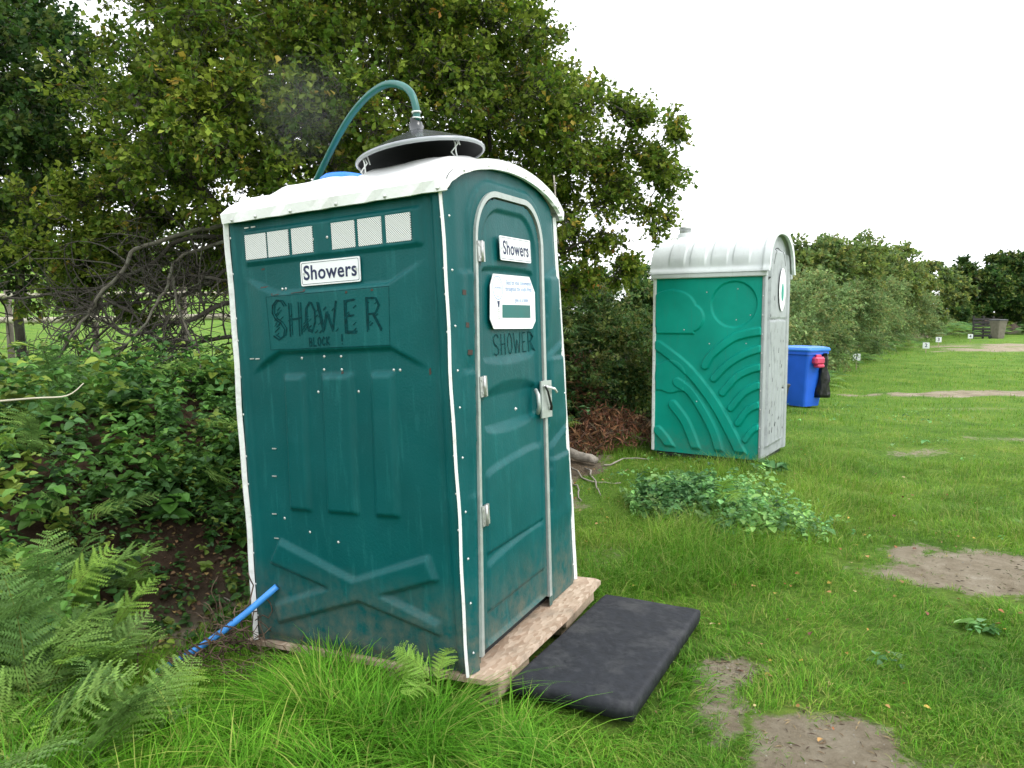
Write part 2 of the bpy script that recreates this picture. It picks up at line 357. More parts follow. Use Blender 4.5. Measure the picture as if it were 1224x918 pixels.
def build_ground():
    nr, na = 310, 340
    rr = .25*np.exp(np.linspace(0, math.log(900/.25), nr))
    # finer where the camera looks
    t = np.linspace(0, 1, na, endpoint=False); an = 2*PI*t + .72*np.sin(2*PI*t)    # angle from -Y axis, dense about +Y
    an = an - 0.0
    R_, A = np.meshgrid(rr, an, indexing='ij')
    X, Y = R_*np.sin(A+PI)*-1, R_*np.cos(A+PI)*-1
    X, Y = -X, -Y
    Xf, Yf = X.ravel(), Y.ravel()
    V = np.stack([Xf, Yf, zg(Xf, Yf)], 1)
    i, j = np.meshgrid(np.arange(nr-1), np.arange(na), indexing='ij'); j2 = (j+1) % na
    Fq = np.stack([i*na+j, (i+1)*na+j, (i+1)*na+j2, i*na+j2], -1).reshape(-1, 4)
    V = np.vstack([V, [[0, 0, float(zg(0., 0.))]]]); c = len(V)-1
    Ft = np.stack([np.full(na, c), np.arange(na), (np.arange(na)+1) % na], 1)
    m = bpy.data.materials.new('field_ground'); m.use_nodes = True; tt = m.node_tree; N, L = tt.nodes, tt.links; b = N['Principled BSDF']
    g = N.new('ShaderNodeNewGeometry'); P = g.outputs['Position']
    def noise(s, d=6, r=.6):
        n = N.new('ShaderNodeTexNoise'); n.inputs['Scale'].default_value = s; n.inputs['Detail'].default_value = d; n.inputs['Roughness'].default_value = r; L.new(P, n.inputs['Vector']); return n.outputs['Fac']
    def ramp(v, els):
        r = N.new('ShaderNodeValToRGB')
        while len(r.color_ramp.elements) < len(els): r.color_ramp.elements.new(.5)
        for e, (p, c_) in zip(r.color_ramp.elements, els): e.position = p; e.color = (*c_, 1)
        L.new(v, r.inputs['Fac']); return r.outputs['Color']
    gr = ramp(noise(1.1, 8, .7), [(.28, (.06, .15, .015)), (.5, (.12, .24, .03)), (.72, (.22, .30, .06))])
    gr2 = ramp(noise(22, 6, .8), [(.3, (.5, .5, .5)), (.7, (1.35, 1.3, 1.2))])
    mm = N.new('ShaderNodeMixRGB'); mm.blend_type = 'MULTIPLY'; mm.inputs['Fac'].default_value = 1; L.new(gr, mm.inputs['Color1']); L.new(gr2, mm.inputs['Color2'])
    so = ramp(noise(3.5, 10, .75), [(.28, (.12, .095, .062)), (.43, (.27, .225, .155)), (.58, (.37, .32, .235)), (.72, (.50, .45, .36))])
    bankc = ramp(noise(5, 10, .75), [(.3, (.035, .022, .014)), (.6, (.10, .065, .042)), (.8, (.17, .12, .08))])
    ab = N.new('ShaderNodeAttribute'); ab.attribute_name = 'bare'
    ak = N.new('ShaderNodeAttribute'); ak.attribute_name = 'bank'
    ms = N.new('ShaderNodeMixRGB'); L.new(ak.outputs['Fac'], ms.inputs['Fac']); L.new(so, ms.inputs['Color1']); L.new(bankc, ms.inputs['Color2'])
    ad = N.new('ShaderNodeMath'); ad.operation = 'ADD'; L.new(ab.outputs['Fac'], ad.inputs[0])
    sub = N.new('ShaderNodeMapRange'); sub.inputs['To Min'].default_value = -.65; sub.inputs['To Max'].default_value = .65; L.new(noise(18, 8, .75), sub.inputs['Value']); L.new(sub.outputs['Result'], ad.inputs[1])
    st = ramp(ad.outputs['Value'], [(.35, (0, 0, 0)), (.6, (1, 1, 1))])
    fx = N.new('ShaderNodeMixRGB'); L.new(st, fx.inputs['Fac']); L.new(mm.outputs['Color'], fx.inputs['Color1']); L.new(ms.outputs['Color'], fx.inputs['Color2'])
    L.new(fx.outputs['Color'], b.inputs['Base Color']); b.inputs['Roughness'].default_value = .95; b.inputs['Specular IOR Level'].default_value = .15
    bp = N.new('ShaderNodeBump'); bp.inputs['Strength'].default_value = 1; bp.inputs['Distance'].default_value = .05; L.new(noise(24, 12, .8), bp.inputs['Height']); L.new(bp.outputs['Normal'], b.inputs['Normal'])
    d = foot_dist(V[:, 0], V[:, 1])
    o = np_mesh('ground', V, [Fq, Ft], m, smooth=True, attr={'bare': bare(V[:, 0], V[:, 1]), 'bank': np.maximum(sstep(-.1, .5, d)*sstep(8, 4, d), .75*np.exp(-((V[:, 0]-.62)**2/.3+(V[:, 1]-7.7)**2/1.2)))})
    tag(o, kind='structure')
    # make sure faces look up
    me = o.data; me.update()
    if me.polygons[nr*10].normal.z < 0: me.flip_normals()
build_ground()

# ------------------------------------------------------------------ foliage builders
def unit(v): return v/np.maximum(np.linalg.norm(v, axis=-1, keepdims=True), 1e-9)
def rand_dirs(n, up=0.0):
    v = rng.normal(size=(n, 3)); v = unit(v); v[:, 2] += up; return unit(v)

LEAF_SHAPES = {   # outline in (along, across) with a fold; first vertex base
    'small': [(0, 0), (.45, .34), (1, 0), (.45, -.34)],
    'crisp': [(0, 0), (.62, .42), (1, 0), (.5, -.40)],
    'lobed': [(0, 0), (.35, .34), (.78, .40), (1, 0), (.78, -.40), (.35, -.34)],
    'broad': [(0, 0), (.12, .30), (.42, .42), (.75, .26), (1, 0), (.75, -.26), (.42, -.42), (.12, -.30)],
}
def leaves(base, dirs, nrm, size, shape, colors, fold=.25, curl=.15):
    """one folded leaf for each row -> V, faces(triangles fan), tint"""
    sh = np.array(LEAF_SHAPES[shape]); k = len(sh); n = len(base)
    d = unit(dirs); s = unit(np.cross(d, nrm)); nn = unit(np.cross(s, d))
    a, b = sh[:, 0], sh[:, 1]
    V = (base[:, None] + d[:, None]*(a*1)[None, :, None]*size[:, None, None] + s[:, None]*b[None, :, None]*size[:, None, None]
         + nn[:, None]*((np.abs(b)*fold - curl*a*a)[None, :, None])*size[:, None, None])
    off = (np.arange(n)*k)[:, None]
    mid = k//2
    F1 = off + np.arange(0, mid+1)[None]; F2 = off + np.array([0]+list(range(mid, k)))[None]
    return V.reshape(-1, 3), [F1, F2], np.repeat(colors, k, 0)

def pick_colors(n, pal, w=None, jit=.18):
    pal = np.array(pal); i = rng.choice(len(pal), n, p=w); c = pal[i]*(1+rng.normal(0, jit, (n, 1))); return np.clip(c, .002, 1)

def cluster_sprays(blobs, n, sub=.34, flat=.75, shell=.5):
    """spray origins and directions gathered in clumps over the blobs' shells"""
    B = np.array([b[:4] for b in blobs], float); w = B[:, 3]**2; w /= w.sum()
    nc = max(6, n//34)
    bi = rng.choice(len(B), nc, p=w); dr = rand_dirs(nc, .15)
    rad = B[bi, 3]*(shell+(1.02-shell)*rng.random(nc)**.5)
    C = B[bi, :3] + dr*rad[:, None]*np.array([1, 1, flat]); cr = B[bi, 3]*sub*(.55+.9*rng.random(nc))
    ci = rng.integers(0, nc, n); o = rand_dirs(n)*(rng.random(n)**.45)[:, None]
    P = C[ci] + o*cr[ci][:, None]*np.array([1, 1, .6])
    out = unit(o*.6 + dr[ci]*.6 + rng.normal(0, .45, (n, 3)) + np.array([0, 0, .12]))
    return P, out, C, dr

def foliage(name, blobs, n, per, leaf, twig, pal, w=None, shape='small', mat_='leaf', parent=None, sub=.34, flat=.75, shell=.5, droop=.0, cut=None, jit=.18, twig_mat=None):
    P, out, C, dr = cluster_sprays(blobs, n, sub, flat, shell)
    if cut is not None:
        k = cut(P); P, out = P[k], out[k]
    n = len(P); t = np.tile(np.linspace(.15, 1, per), n); L = (twig*(.6+.8*rng.random(n)))
    pi_ = np.repeat(np.arange(n), per)
    base = P[pi_] + out[pi_]*(t*L[pi_])[:, None] + np.array([0, 0, -1])*(droop*t*t*L[pi_])[:, None]
    side = rand_dirs(len(base)); d = unit(out[pi_]*.6 + side*.9)
    nr = unit(np.array([0, 0, 1]) + rng.normal(0, .55, (len(base), 3)))
    sz = leaf*(.45+1.0*rng.random(len(base))**1.3)
    clump = pick_colors(n, pal, w, jit)[pi_]*(1+rng.normal(0, .12, (len(base), 1)))
    # each spray shares a colour, single leaves stray
    stray = rng.random(len(base)) < .2; clump[stray] = pick_colors(int(stray.sum()), pal, w, jit)
    V, Fs, T = leaves(base, d, nr, sz, shape, np.clip(clump, .002, 1))
    o = np_mesh(name, V, Fs, M[mat_], parent, tint=T); o['kind'] = 'stuff'
    return o, P, out, L, C

def twig_mesh(P, out, L, r, name, m, parent, frac=1.0):
    """thin three sided twigs under the sprays"""
    k = rng.random(len(P)) < frac; P, out, L = P[k], out[k], L[k]
    n = len(P); a = unit(np.cross(out, rand_dirs(n))); b = np.cross(out, a); V = []
    P0 = P - out*(L*.5)[:, None]
    for q, rr in ((P0, r), (P+out*L[:, None], r*.35)):
        for g in range(3):
            V.append(q + (a*math.cos(g*2.094)+b*math.sin(g*2.094))*rr)
    V = np.stack(V, 1).reshape(-1, 3); off = (np.arange(n)*6)[:, None, None]
    Fq = (off + np.array([[0, 1, 4, 3], [1, 2, 5, 4], [2, 0, 3, 5]])[None]).reshape(-1, 4)
    o = np_mesh(name, V, [Fq], m, parent); o['kind'] = 'stuff'; return o

def branches(root, main, tips, r0, name, m, parent, rtip=.006, minr=.004, wob=.10, sides=6):
    """grow limbs: every tip joins the nearest point of the skeleton so far; thickness by what it carries"""
    nodes = [np.array(root, float)]; par = [-1]
    for limb in main:
        pts = [np.array(root, float)] + [np.array(q, float) for q in limb]; last = 0
        for a, b in zip(pts[:-1], pts[1:]):
            for s in range(1, 4):
                q = a+(b-a)*s/3 + rng.normal(0, wob*.25, 3); nodes.append(q); par.append(last); last = len(nodes)-1
    tips = sorted([np.array(t, float) for t in tips], key=lambda t: min(np.linalg.norm(t-n) for n in nodes))
    NA = np.array(nodes)
    for t in tips:
        d = np.linalg.norm(NA-t, axis=1) + .25*np.linalg.norm(NA-np.array(root), axis=1)*0; i = int(np.argmin(d)); a = NA[i]
        k = max(2, min(6, int(np.linalg.norm(t-a)/.18))); last = i; new = []
        for s in range(1, k+1):
            q = a+(t-a)*s/k + (rng.normal(0, wob*.35, 3) if s < k else 0) + np.array([0, 0, -.3*wob*math.sin(PI*s/k)])
            nodes.append(q); par.append(last); last = len(nodes)-1; new.append(q)
        NA = np.vstack([NA, new])
    n = len(nodes); load = np.zeros(n); ch = [[] for _ in range(n)]
    for i in range(n-1, 0, -1):
        if load[i] == 0: load[i] = 1
        load[par[i]] += load[i]; ch[par[i]].append(i)
    R = np.clip(r0*(load/load[0])**.58, minr, r0)
    mb = MB(); done = set()
    def chain(i, p):
        out = [p, i]
        while ch[i]:
            j = max(ch[i], key=lambda c: load[c]); out.append(j); i = j
        return out
    stack = [(c, 0) for c in ch[0]]
    while stack:
        i, p = stack.pop(); c = chain(i, p)
        rad = [min(R[c[1]], R[c[0]])] + [R[q] for q in c[1:]]
        mb.tube([nodes[q] for q in c], rad, sides if rad[0] > .02 else 4)
        for q in c[1:]:
            for w_ in ch[q]:
                if w_ not in c: stack.append((w_, q))
    return mb.build(name, m, parent)

def ground_pts(px_poly, n, zoff=0):
    pass

# palettes (leaf albedo)
HAW = [(.13, .18, .024), (.075, .135, .018), (.16, .205, .034), (.27, .21, .04), (.055, .10, .016), (.22, .12, .03)]
HAWW = [.35, .29, .22, .03, .107, .003]
DARK = [(.030, .070, .018), (.045, .09, .020), (.022, .052, .016), (.09, .12, .03)]
BRK = [(.06, .13, .045), (.085, .16, .055), (.04, .095, .04), (.13, .18, .06)]
OLIVE = [(.13, .19, .055), (.17, .22, .06), (.09, .15, .05), (.18, .19, .06), (.12, .17, .075)]
NET = [(.10, .24, .085), (.13, .29, .09), (.08, .19, .075), (.17, .32, .10)]

def px_blobs(lst):
    out = []
    for px, py, Y, rpx in lst:
        c = at(px, py, Y); out.append((*c, rpx/F_PX*Y))
    return out

def smooth_pts(pts, k=6):
    P = [np.array(p, float) for p in pts]; out = []
    for i in range(len(P)-1):
        p0, p1, p2, p3 = P[max(i-1, 0)], P[i], P[i+1], P[min(i+2, len(P)-1)]
        for s in range(k):
            t = s/k; out.append(tuple(.5*((2*p1)+(-p0+p2)*t+(2*p0-5*p1+4*p2-p3)*t*t+(-p0+3*p1-3*p2+p3)*t**3)))
    out.append(tuple(P[-1])); return out
# ------------------------------------------------------------------ the big hawthorn behind the shower cabin
def hawthorn():
    root = (-1.0, 7.1, float(zg(-1.0, 7.1))-.1)
    t = empty('hawthorn_tree', root)
    tag(t, 'big windswept hawthorn tree with yellowing leaves spreading behind the dark green shower cabin', 'tree')
    bl = px_blobs([(200, 40, 6.6, 95), (300, 20, 6.4, 110), (420, 20, 6.6, 110), (530, 20, 7.0, 100), (590, 70, 7.2, 80), (190, 130, 6.4, 90), (290, 140, 6.1, 105), (390, 130, 6.2, 100),
                   (250, 215, 6.1, 75), (340, 200, 6.0, 70), (470, 110, 6.6, 100), (560, 140, 7.0, 100), (640, 150, 7.4, 85), (700, 175, 7.6, 75), (765, 180, 7.7, 62), (640, 220, 7.4, 80), (700, 240, 7.6, 62),
                   (760, 225, 7.8, 40), (620, 290, 7.6, 60), (690, 300, 7.8, 38), (170, 215, 6.6, 50), (620, 20, 7.4, 38), (805, 180, 7.8, 32), (740, 262, 7.9, 34), (300, -60, 6.6, 130), (450, -70, 6.9, 120), (560, -40, 7.2, 70),
                   (300, 100, 8.4, 130), (450, 80, 8.6, 130), (600, 150, 8.8, 110), (200, 160, 8.2, 90), (400, 220, 8.2, 90), (520, 220, 8.3, 90), (150, 290, 7.2, 62), (230, 300, 7.6, 60), (100, 330, 7.4, 50), (190, 350, 7.2, 40), (300, 290, 7.4, 60), (720, 318, 7.8, 26), (660, 330, 7.8, 34), (780, 250, 7.9, 26), (785, 205, 7.8, 42), (800, 262, 7.8, 16), (735, 330, 7.9, 22), (690, 345, 7.9, 26), (100, 290, 6.9, 40), (160, 300, 7.0, 42), (215, 320, 7.2, 36), (60, 350, 7.2, 34), (262, 238, 7.6, 34), (130, 262, 6.9, 45), (200, 272, 7.0, 42), (75, 240, 7.0, 45), (250, 300, 7.8, 36), (60, 290, 7.0, 50), (110, 310, 7.3, 55), (170, 318, 7.6, 50), (230, 335, 7.8, 34), (30, 340, 7.2, 45)])
    bl = [(x-root[0], y-root[1], z-root[2], r) for x, y, z, r in bl]
    o, P, out, L, C = foliage('crown', bl, 27000, 8, .047, .15, HAW, HAWW, 'crisp', parent=t, sub=.30, shell=.45)
    twig_mesh(P, out, L, .0035, 'twigs', M['bark'], t, .7)
    rel = lambda px, py, Y: at(px, py, Y)-np.array(root)
    main = [[rel(480, 380, 7.0), rel(470, 270, 7.0), rel(450, 150, 7.1), rel(430, 40, 7.1)], [rel(520, 330, 7.1), rel(570, 230, 7.4), rel(650, 190, 7.6), rel(730, 190, 7.8)],
            [rel(420, 370, 6.8), rel(370, 320, 6.6), rel(310, 290, 6.5), rel(230, 220, 6.5), rel(160, 120, 6.5)],
            [rel(560, 350, 7.2), rel(640, 300, 7.5), rel(700, 290, 7.7)], [rel(420, 300, 6.9), rel(340, 210, 6.6), rel(300, 100, 6.5)]]
    tips = [c for c in C[rng.choice(len(C), min(len(C), 330), replace=False)]]
    branches((0, 0, 0), main, tips, .095, 'trunk', M['bark'], t, minr=.003, wob=.10)
    # low boughs reaching left, forking into a bare tangle
    ks = [([(330, 262, 6.7), (266, 269, 6.5), (212, 282, 6.4), (163, 298, 6.3), (149, 321, 6.2), (117, 355, 6.1), (106, 375, 6.1), (86, 398, 6.0), (63, 441, 6.0)], .030, 'lichen'),
          ([(340, 350, 6.7), (274, 361, 6.5), (252, 370, 6.4), (223, 384, 6.3), (195, 387, 6.3), (160, 401, 6.2), (129, 387, 6.2)], .034, 'bark'), ([(300, 280, 6.6), (245, 296, 6.5), (212, 310, 6.4), (200, 341, 6.2), (183, 370, 6.1), (169, 393, 6.0), (137, 427, 6.0)], .022, 'lichen'),
          ([(205, 330, 6.3), (210, 355, 6.2), (220, 387, 6.1), (238, 421, 6.0), (243, 461, 5.9)], .018, 'lichen'), ([(330, 400, 6.8), (270, 402, 6.6), (222, 413, 6.5), (183, 404, 6.4), (160, 375, 6.3), (115, 352, 6.3)], .028, 'bark'),
          ([(330, 282, 6.9), (269, 284, 6.8), (218, 287, 6.8), (172, 321, 6.7), (115, 344, 6.7), (57, 352, 6.7), (0, 358, 6.8)], .034, 'bark'), ([(340, 300, 6.8), (280, 318, 6.7), (235, 345, 6.6), (190, 360, 6.5), (130, 362, 6.5), (80, 372, 6.5)], .026, 'bark'),
          ([(320, 330, 6.5), (265, 335, 6.4), (225, 330, 6.4), (180, 345, 6.4), (120, 400, 6.3), (100, 430, 6.3)], .024, 'bark')]
    boughs = []
    for P, r_, m_ in ks:
        Q = smooth_pts([rel(*p) for p in P], 4); boughs.append(Q); mb = MB(); mb.tube([np.array(q)+rng.normal(0, .006, 3) for q in Q], [r_*.75*(1-.62*k/len(Q)) for k in range(len(Q))], 7); mb.build('branch', M[m_], t)
    mb = MB(); made = []
    for q in range(950):
        src = boughs[int(rng.integers(0, len(boughs)))] if q < 170 else made[int(rng.integers(0, len(made)))]; i = int(rng.integers(1, len(src))); p = np.array(src[i]); L_ = rng.uniform(.25, .75) if q < 170 else rng.uniform(.12, .4)
        d = unit(np.array([rng.normal(-.5, .7), rng.normal(0, .5), rng.normal(-.15, .75)])); bend = rng.normal(0, .22, 3); P = [p]
        for k in range(5): d = unit(d+bend+rng.normal(0, .10, 3)); P.append(P[-1]+d*L_/5)
        made.append(P); r_ = (.0085 if q < 170 else .0042)*rng.uniform(.6, 1.3); mb.tube(P, [r_*(1-.13*k) for k in range(6)], 4, cap=False)
    mb.build('bare_twigs', M['bark'], t)['kind'] = 'stuff'
    return t
hawthorn()

def simple_tree(name, label, cat, root, bl, n, per, leaf, pal, w=None, r0=.1, main=None, mat_='leaf', shape='small', group=None, tips=90, sub=.34, twig=.16, flat=.75, shell=.5, extra=None, tw=.5, minr=.006):
    root = np.array(root, float); t = empty(name, root); tag(t, label, cat, group)
    bl = [(x-root[0], y-root[1], z-root[2], r) for x, y, z, r in bl]
    o, P, out, L, C = foliage('crown', bl, n, per, leaf, twig, pal, w, shape, mat_, t, sub, flat, shell)
    if tw: twig_mesh(P, out, L, max(.003, leaf*.06), 'twigs', M['bark'], t, tw)
    T = [c for c in C[rng.choice(len(C), min(len(C), tips), replace=False)]] + [np.array(e)-root for e in (extra or [])]
    cen = np.array([b[:3] for b in bl]).mean(0)
    branches((0, 0, 0), [[np.array(q)-root for q in l] for l in main] if main else [[cen*.4, cen*.8]], T, r0, 'trunk', M['bark'], t, minr=minr)
    return t

# dark tree at the left edge, its slim trunk by the pale rails
r = at(22, 440, 8.2); r[2] = float(zg(r[0], r[1]))
simple_tree('oak_tree', 'dark green tree cut by the left edge with a slim upright trunk', 'tree', r,
            px_blobs([(20, 70, 8.2, 75), (-60, 120, 8.4, 110), (30, 160, 8.0, 85), (95, 205, 8.2, 55), (20, 250, 8.0, 75), (-60, 240, 8.2, 90), (90, 130, 8.6, 50), (50, 310, 8.2, 45), (110, 270, 8.4, 40), (-10, 0, 8.6, 60), (-40, 330, 8.2, 60), (-30, 60, 9.4, 120), (10, 200, 9.4, 100)]),
            7000, 9, .062, DARK + [(.06, .11, .02)], None, .05, [[at(22, 380, 8.2), at(18, 250, 8.2), at(15, 100, 8.3)]], shape='crisp', tips=120)

# ------------------------------------------------------------------ bushes and hedge to the right
def bush(name, label, cat, px, n, per, leaf, pal, group=None, w=None, shape='small', mat_='leaf', sub=.34, twig=.16, r0=.05, flat=.8):
    bl = px_blobs(px); c = np.array(bl).mean(0); root = (c[0], c[1], float(zg(c[0], c[1])))
    return simple_tree(name, label, cat, root, bl, n, per, leaf, pal, w, r0, mat_=mat_, shape=shape, group=group, tips=30, sub=sub, twig=twig, flat=flat, tw=.25, minr=.01)
bush('hedge_bush', 'tall olive green bush on the bank just right of the pale roofed cabin', 'bush', [(975, 318, 22, 42), (1010, 312, 25, 36), (950, 335, 21, 40), (1000, 350, 25, 42), (900, 340, 21, 50), (960, 380, 22, 40)], 6000, 8, .105, OLIVE)
bush('hedge_bush', 'rounded brownish green bush in the middle of the field hedge', 'bush', [(1060, 322, 36, 34), (1035, 330, 32, 38), (1085, 340, 41, 30), (1065, 360, 37, 34)], 5200, 8, .15, OLIVE)
bush('hedge_bush', 'low grey green bush at the far end of the hedge beside the dark tree', 'bush', [(1108, 338, 46, 26), (1138, 350, 52, 20), (1135, 372, 52, 22), (1125, 388, 51, 16), (1090, 372, 44, 28), (1150, 385, 54, 15)], 3600, 8, .19, OLIVE + [(.08, .12, .06)])
bush('hedge_bush', 'small dark bush on the skyline between the two cabins', 'bush', [(735, 352, 12.5, 28), (770, 350, 13, 26), (700, 350, 12.5, 30), (660, 350, 12, 30), (790, 380, 13, 40)], 2200, 8, .075, DARK + BRK)
# far dark spreading tree
r = at(1195, 398, 56); r[2] = 0
simple_tree('sycamore_tree', 'broad dark spreading tree at the far corner of the field', 'tree', r, px_blobs([(1165, 330, 56, 26), (1200, 325, 57, 26), (1235, 330, 56, 32), (1180, 350, 54, 30), (1215, 352, 55, 28), (1255, 360, 56, 34), (1150, 345, 56, 16), (1290, 330, 58, 40)]),
            6500, 8, .26, DARK, None, .3, [[at(1195, 375, 56), at(1190, 340, 56)]], tips=60, twig=.4, minr=.03)
bush('hedge_bush', 'low dark bush under the far tree behind the black pallets', 'bush', [(1165, 375, 52, 14), (1215, 378, 53, 16), (1240, 380, 53, 18), (1190, 372, 58, 20), (1140, 380, 50, 14)], 1600, 8, .22, DARK)

# ------------------------------------------------------------------ ferns
def frond_mesh(name, L=.7, np_=15, det=9, pal=(.06, .15, .03), seed=0, arch=.5, wide=.36):
    """one bracken frond: stalk, paired pinnae, each with paired leaflets"""
    r = np.random.default_rng(seed); V = []; Fc = []; T = []
    def add(vs, fs, c):
        b = len(V); V.extend(vs); Fc.extend([[b+i for i in f] for f in fs]); T.extend([c]*len(vs))
    def spine(t):   # lies along +x, arches up then droops
        return np.array([L*t*math.cos(arch*t*.6), .02*L*math.sin(t*3+seed), L*(.55*t - .62*arch*t*t*1.5)])
    pts = [spine(t) for t in np.linspace(0, 1, 12)]
    for a, b, k in zip(pts[:-1], pts[1:], range(11)):
        w = .0045*L/.7*(1-k/12); s = np.array([0, 1, 0])*w; u = np.array([0, 0, 1])*w
        add([a-s, a+s, a+u, b-s, b+s, b+u], [(0, 1, 4, 3), (1, 2, 5, 4), (2, 0, 3, 5)], np.array([.10, .13, .03]))
    for i in range(np_):
        t = .22 + .78*(i/np_)**.9; p = spine(t); tan = unit(spine(min(1, t+.02))-spine(t-.02)); ln = L*wide*math.sin(PI*min(1, (1-t)*1.0+.04))**.75*(.9 if t > .3 else .8)
        ln = max(ln, .02)*(1 - .0*t) * (1-t*.25)
        for sd in (-1, 1):
            out = unit(np.array([0, sd, 0]) + tan*(.45+.12*r.normal()) + np.array([0, 0, .18+.2*r.normal()])); nrm = unit(np.cross(out, tan)*sd*-1)
            if nrm[2] < 0: nrm = -nrm
            al = unit(np.cross(nrm, out)); m = max(3, int(det*ln/(L*wide)+2)); c = np.array(pal)*(1+.16*r.normal())
            q = lambda s: p + out*ln*s - np.array([0, 0, 1])*ln*.22*s*s
            add([q(0)-al*.0015, q(0)+al*.0015, q(1)], [(0, 1, 2)], c*.9)
            for k in range(m):
                s0, s1 = k/m, (k+.82)/m; h = ln*.125*(1-.75*s0)+.003
                for g in (-1, 1):
                    a0, a1 = q(s0), q(s0+.95/m); tip = q((s0+s1)/2+.05)+al*g*h - nrm*h*.15 + nrm*.003*r.normal()
                    add([a0, a1, tip*.65+a1*.35+nrm*.002, tip, tip*.6+a0*.4], [(0, 1, 2, 3, 4)], c*(1+.08*r.normal()))
    me_pts = np.array(V); f5 = [f for f in Fc if len(f) == 5]; f4 = [f for f in Fc if len(f) == 4]; f3 = [f for f in Fc if len(f) == 3]
    return np_mesh(name, me_pts, [np.array(q) for q in (f5, f4, f3) if q], M['fern'], tint=np.clip(np.array(T), .003, 1), link=False)
FR = [frond_mesh('frond', .75, 20, 13, c, s, a, wd) for s, (c, a, wd) in enumerate([((.11, .22, .07), .5, .34), ((.13, .25, .07), .75, .36), ((.085, .18, .06), .35, .30), ((.16, .30, .06), .6, .34)])]
def fern_plant(x, y, nf, size, label, group='bracken ferns at the foot of the bank', az0=None, spread=2*PI, bright=None, lift=0):
    t = empty('fern', (x, y, float(zg(x, y))-.01+lift)); tag(t, label, 'fern', group)
    for k in range(nf):
        o = bpy.data.objects.new('frond', FR[bright if bright is not None else int(rng.integers(0, 4))]); COL.objects.link(o); o.parent = t
        a = (az0 if az0 is not None else rng.uniform(0, 2*PI)) + spread*((k+.5)/nf-.5) + rng.normal(0, .15)
        s = size*rng.uniform(.75, 1.15); o.rotation_euler = (rng.normal(0, .35), -rng.uniform(.2, 1.05), a); o.scale = (s, s, s)
    return t
place = [(-1.62, 2.42, 10, .80, 'fern at the lower left corner of the view', None), (-2.05, 2.95, 10, .95, 'fern at the left edge above the corner fern', None), (-1.72, 2.98, 8, .55, 'fern with fronds reaching toward the blue pipe', None),
         (-2.15, 3.4, 9, .85, 'fern at the left edge in front of the brambles', None), (-1.82, 3.2, 9, .68, 'fern just left of the bare earth slope', None), (-1.42, 2.35, 8, .58, 'small fern in long grass at the lower left', None), (-1.82, 2.7, 10, .85, 'tall fern standing between the two ferns at the left edge', None), (-1.38, 2.62, 7, .55, 'fern nearest the long grass right of the corner fern', None)]
for x, y, n, s, lb, a in place: fern_plant(x, y, n, s, 'green bracken ' + lb, az0=a)
fern_plant(-.30, 2.76, 4, .36, 'small bright fern growing against the base of the shower cabin', bright=3, az0=2.6, spread=3.2, lift=.14)
fern_plant(-.95, 2.35, 3, .34, 'small pale green fern low in the long grass at the bottom edge', bright=3, az0=.2, spread=2)
fern_plant(1.62, 5.75, 2, .62, 'single pale yellow green fern frond standing out of the nettles', bright=3, az0=-1.5, spread=.8, lift=.15)
for lb, x, y, s in (('behind the brambles at the far left', -2.9, 4.9, .8), ('on the bank left of the shower cabin', -1.75, 5.2, .9), ('on the bank top beneath the bare branches', -2.3, 5.9, .9), ('on the bank top nearer the shower cabin', -1.6, 5.9, .9), ('high on the bank under the hawthorn', -1.2, 5.4, .8), ('among bramble leaves at the left middle', -2.35, 3.95, .6), ('small one beside the top of the bare slope', -1.45, 4.55, .5), ('in the bramble tangle above the bare slope', -1.95, 4.75, .6), ('small one close against the cabin side', -1.05, 4.0, .42), ('at the far left among shaded brambles', -2.75, 4.2, .65), ('low on the left rim of the bare slope', -2.0, 3.75, .45)):
    fern_plant(x, y, 6, s, 'feathery bracken fern ' + lb, group='ferns on the bank')

def scatter_fronds(name, pts, sizes, label=None, pal=BRK, kind='stuff', tilt=(.1, .7), bands=7, mat_='fern'):
    """a mass of simple fronds in one mesh: each a feathered fan of narrow pinnae"""
    V = []; T = []; F_ = []; nb = 0; n = len(pts); k = 13
    az = rng.uniform(0, 2*PI, n); el = rng.uniform(tilt[0], tilt[1], n)
    h = np.stack([np.cos(az), np.sin(az), np.zeros(n)], 1); up = np.array([0, 0, 1.]); sd = np.stack([-np.sin(az), np.cos(az), np.zeros(n)], 1)
    col = pick_colors(n, pal)
    def sp(t): return pts + sizes[:, None]*(h*(t*np.cos(el))[:, None] + up*((t*np.sin(el)) - .38*t*t)[:, None])
    for i in range(k):
        t = .12+.88*i/k; p = sp(t); p2 = sp(t+.06); ln = sizes*.40*math.sin(PI*(1-t)*.96+.05)**.8*(1.05-t*.3)
        for g in (-1, 1):
            d = sd*g + (sp(min(1, t+.05))-p)/sizes[:, None]*9*.5; d = unit(d); tip = p2+d*ln[:, None] - up*(ln*.2)[:, None]
            mid = (p*.5+tip*.5); w_ = (p2-p)*.30; p2 = p+(p2-p)*.5
            V.append(np.stack([p, p2, mid+w_, tip, mid-w_*.6], 1)); T.append(np.repeat((col*(1+rng.normal(0, .1, (n, 1))))[:, None], 5, 1))
    V = np.concatenate(V).reshape(-1, 3); T = np.clip(np.concatenate(T).reshape(-1, 3), .003, 1)
    Fq = np.arange(len(V)).reshape(-1, 5)
    o = np_mesh(name, V, [Fq], M[mat_], tint=T); tag(o, kind=kind)
    if label: o['label'] = label
    return o
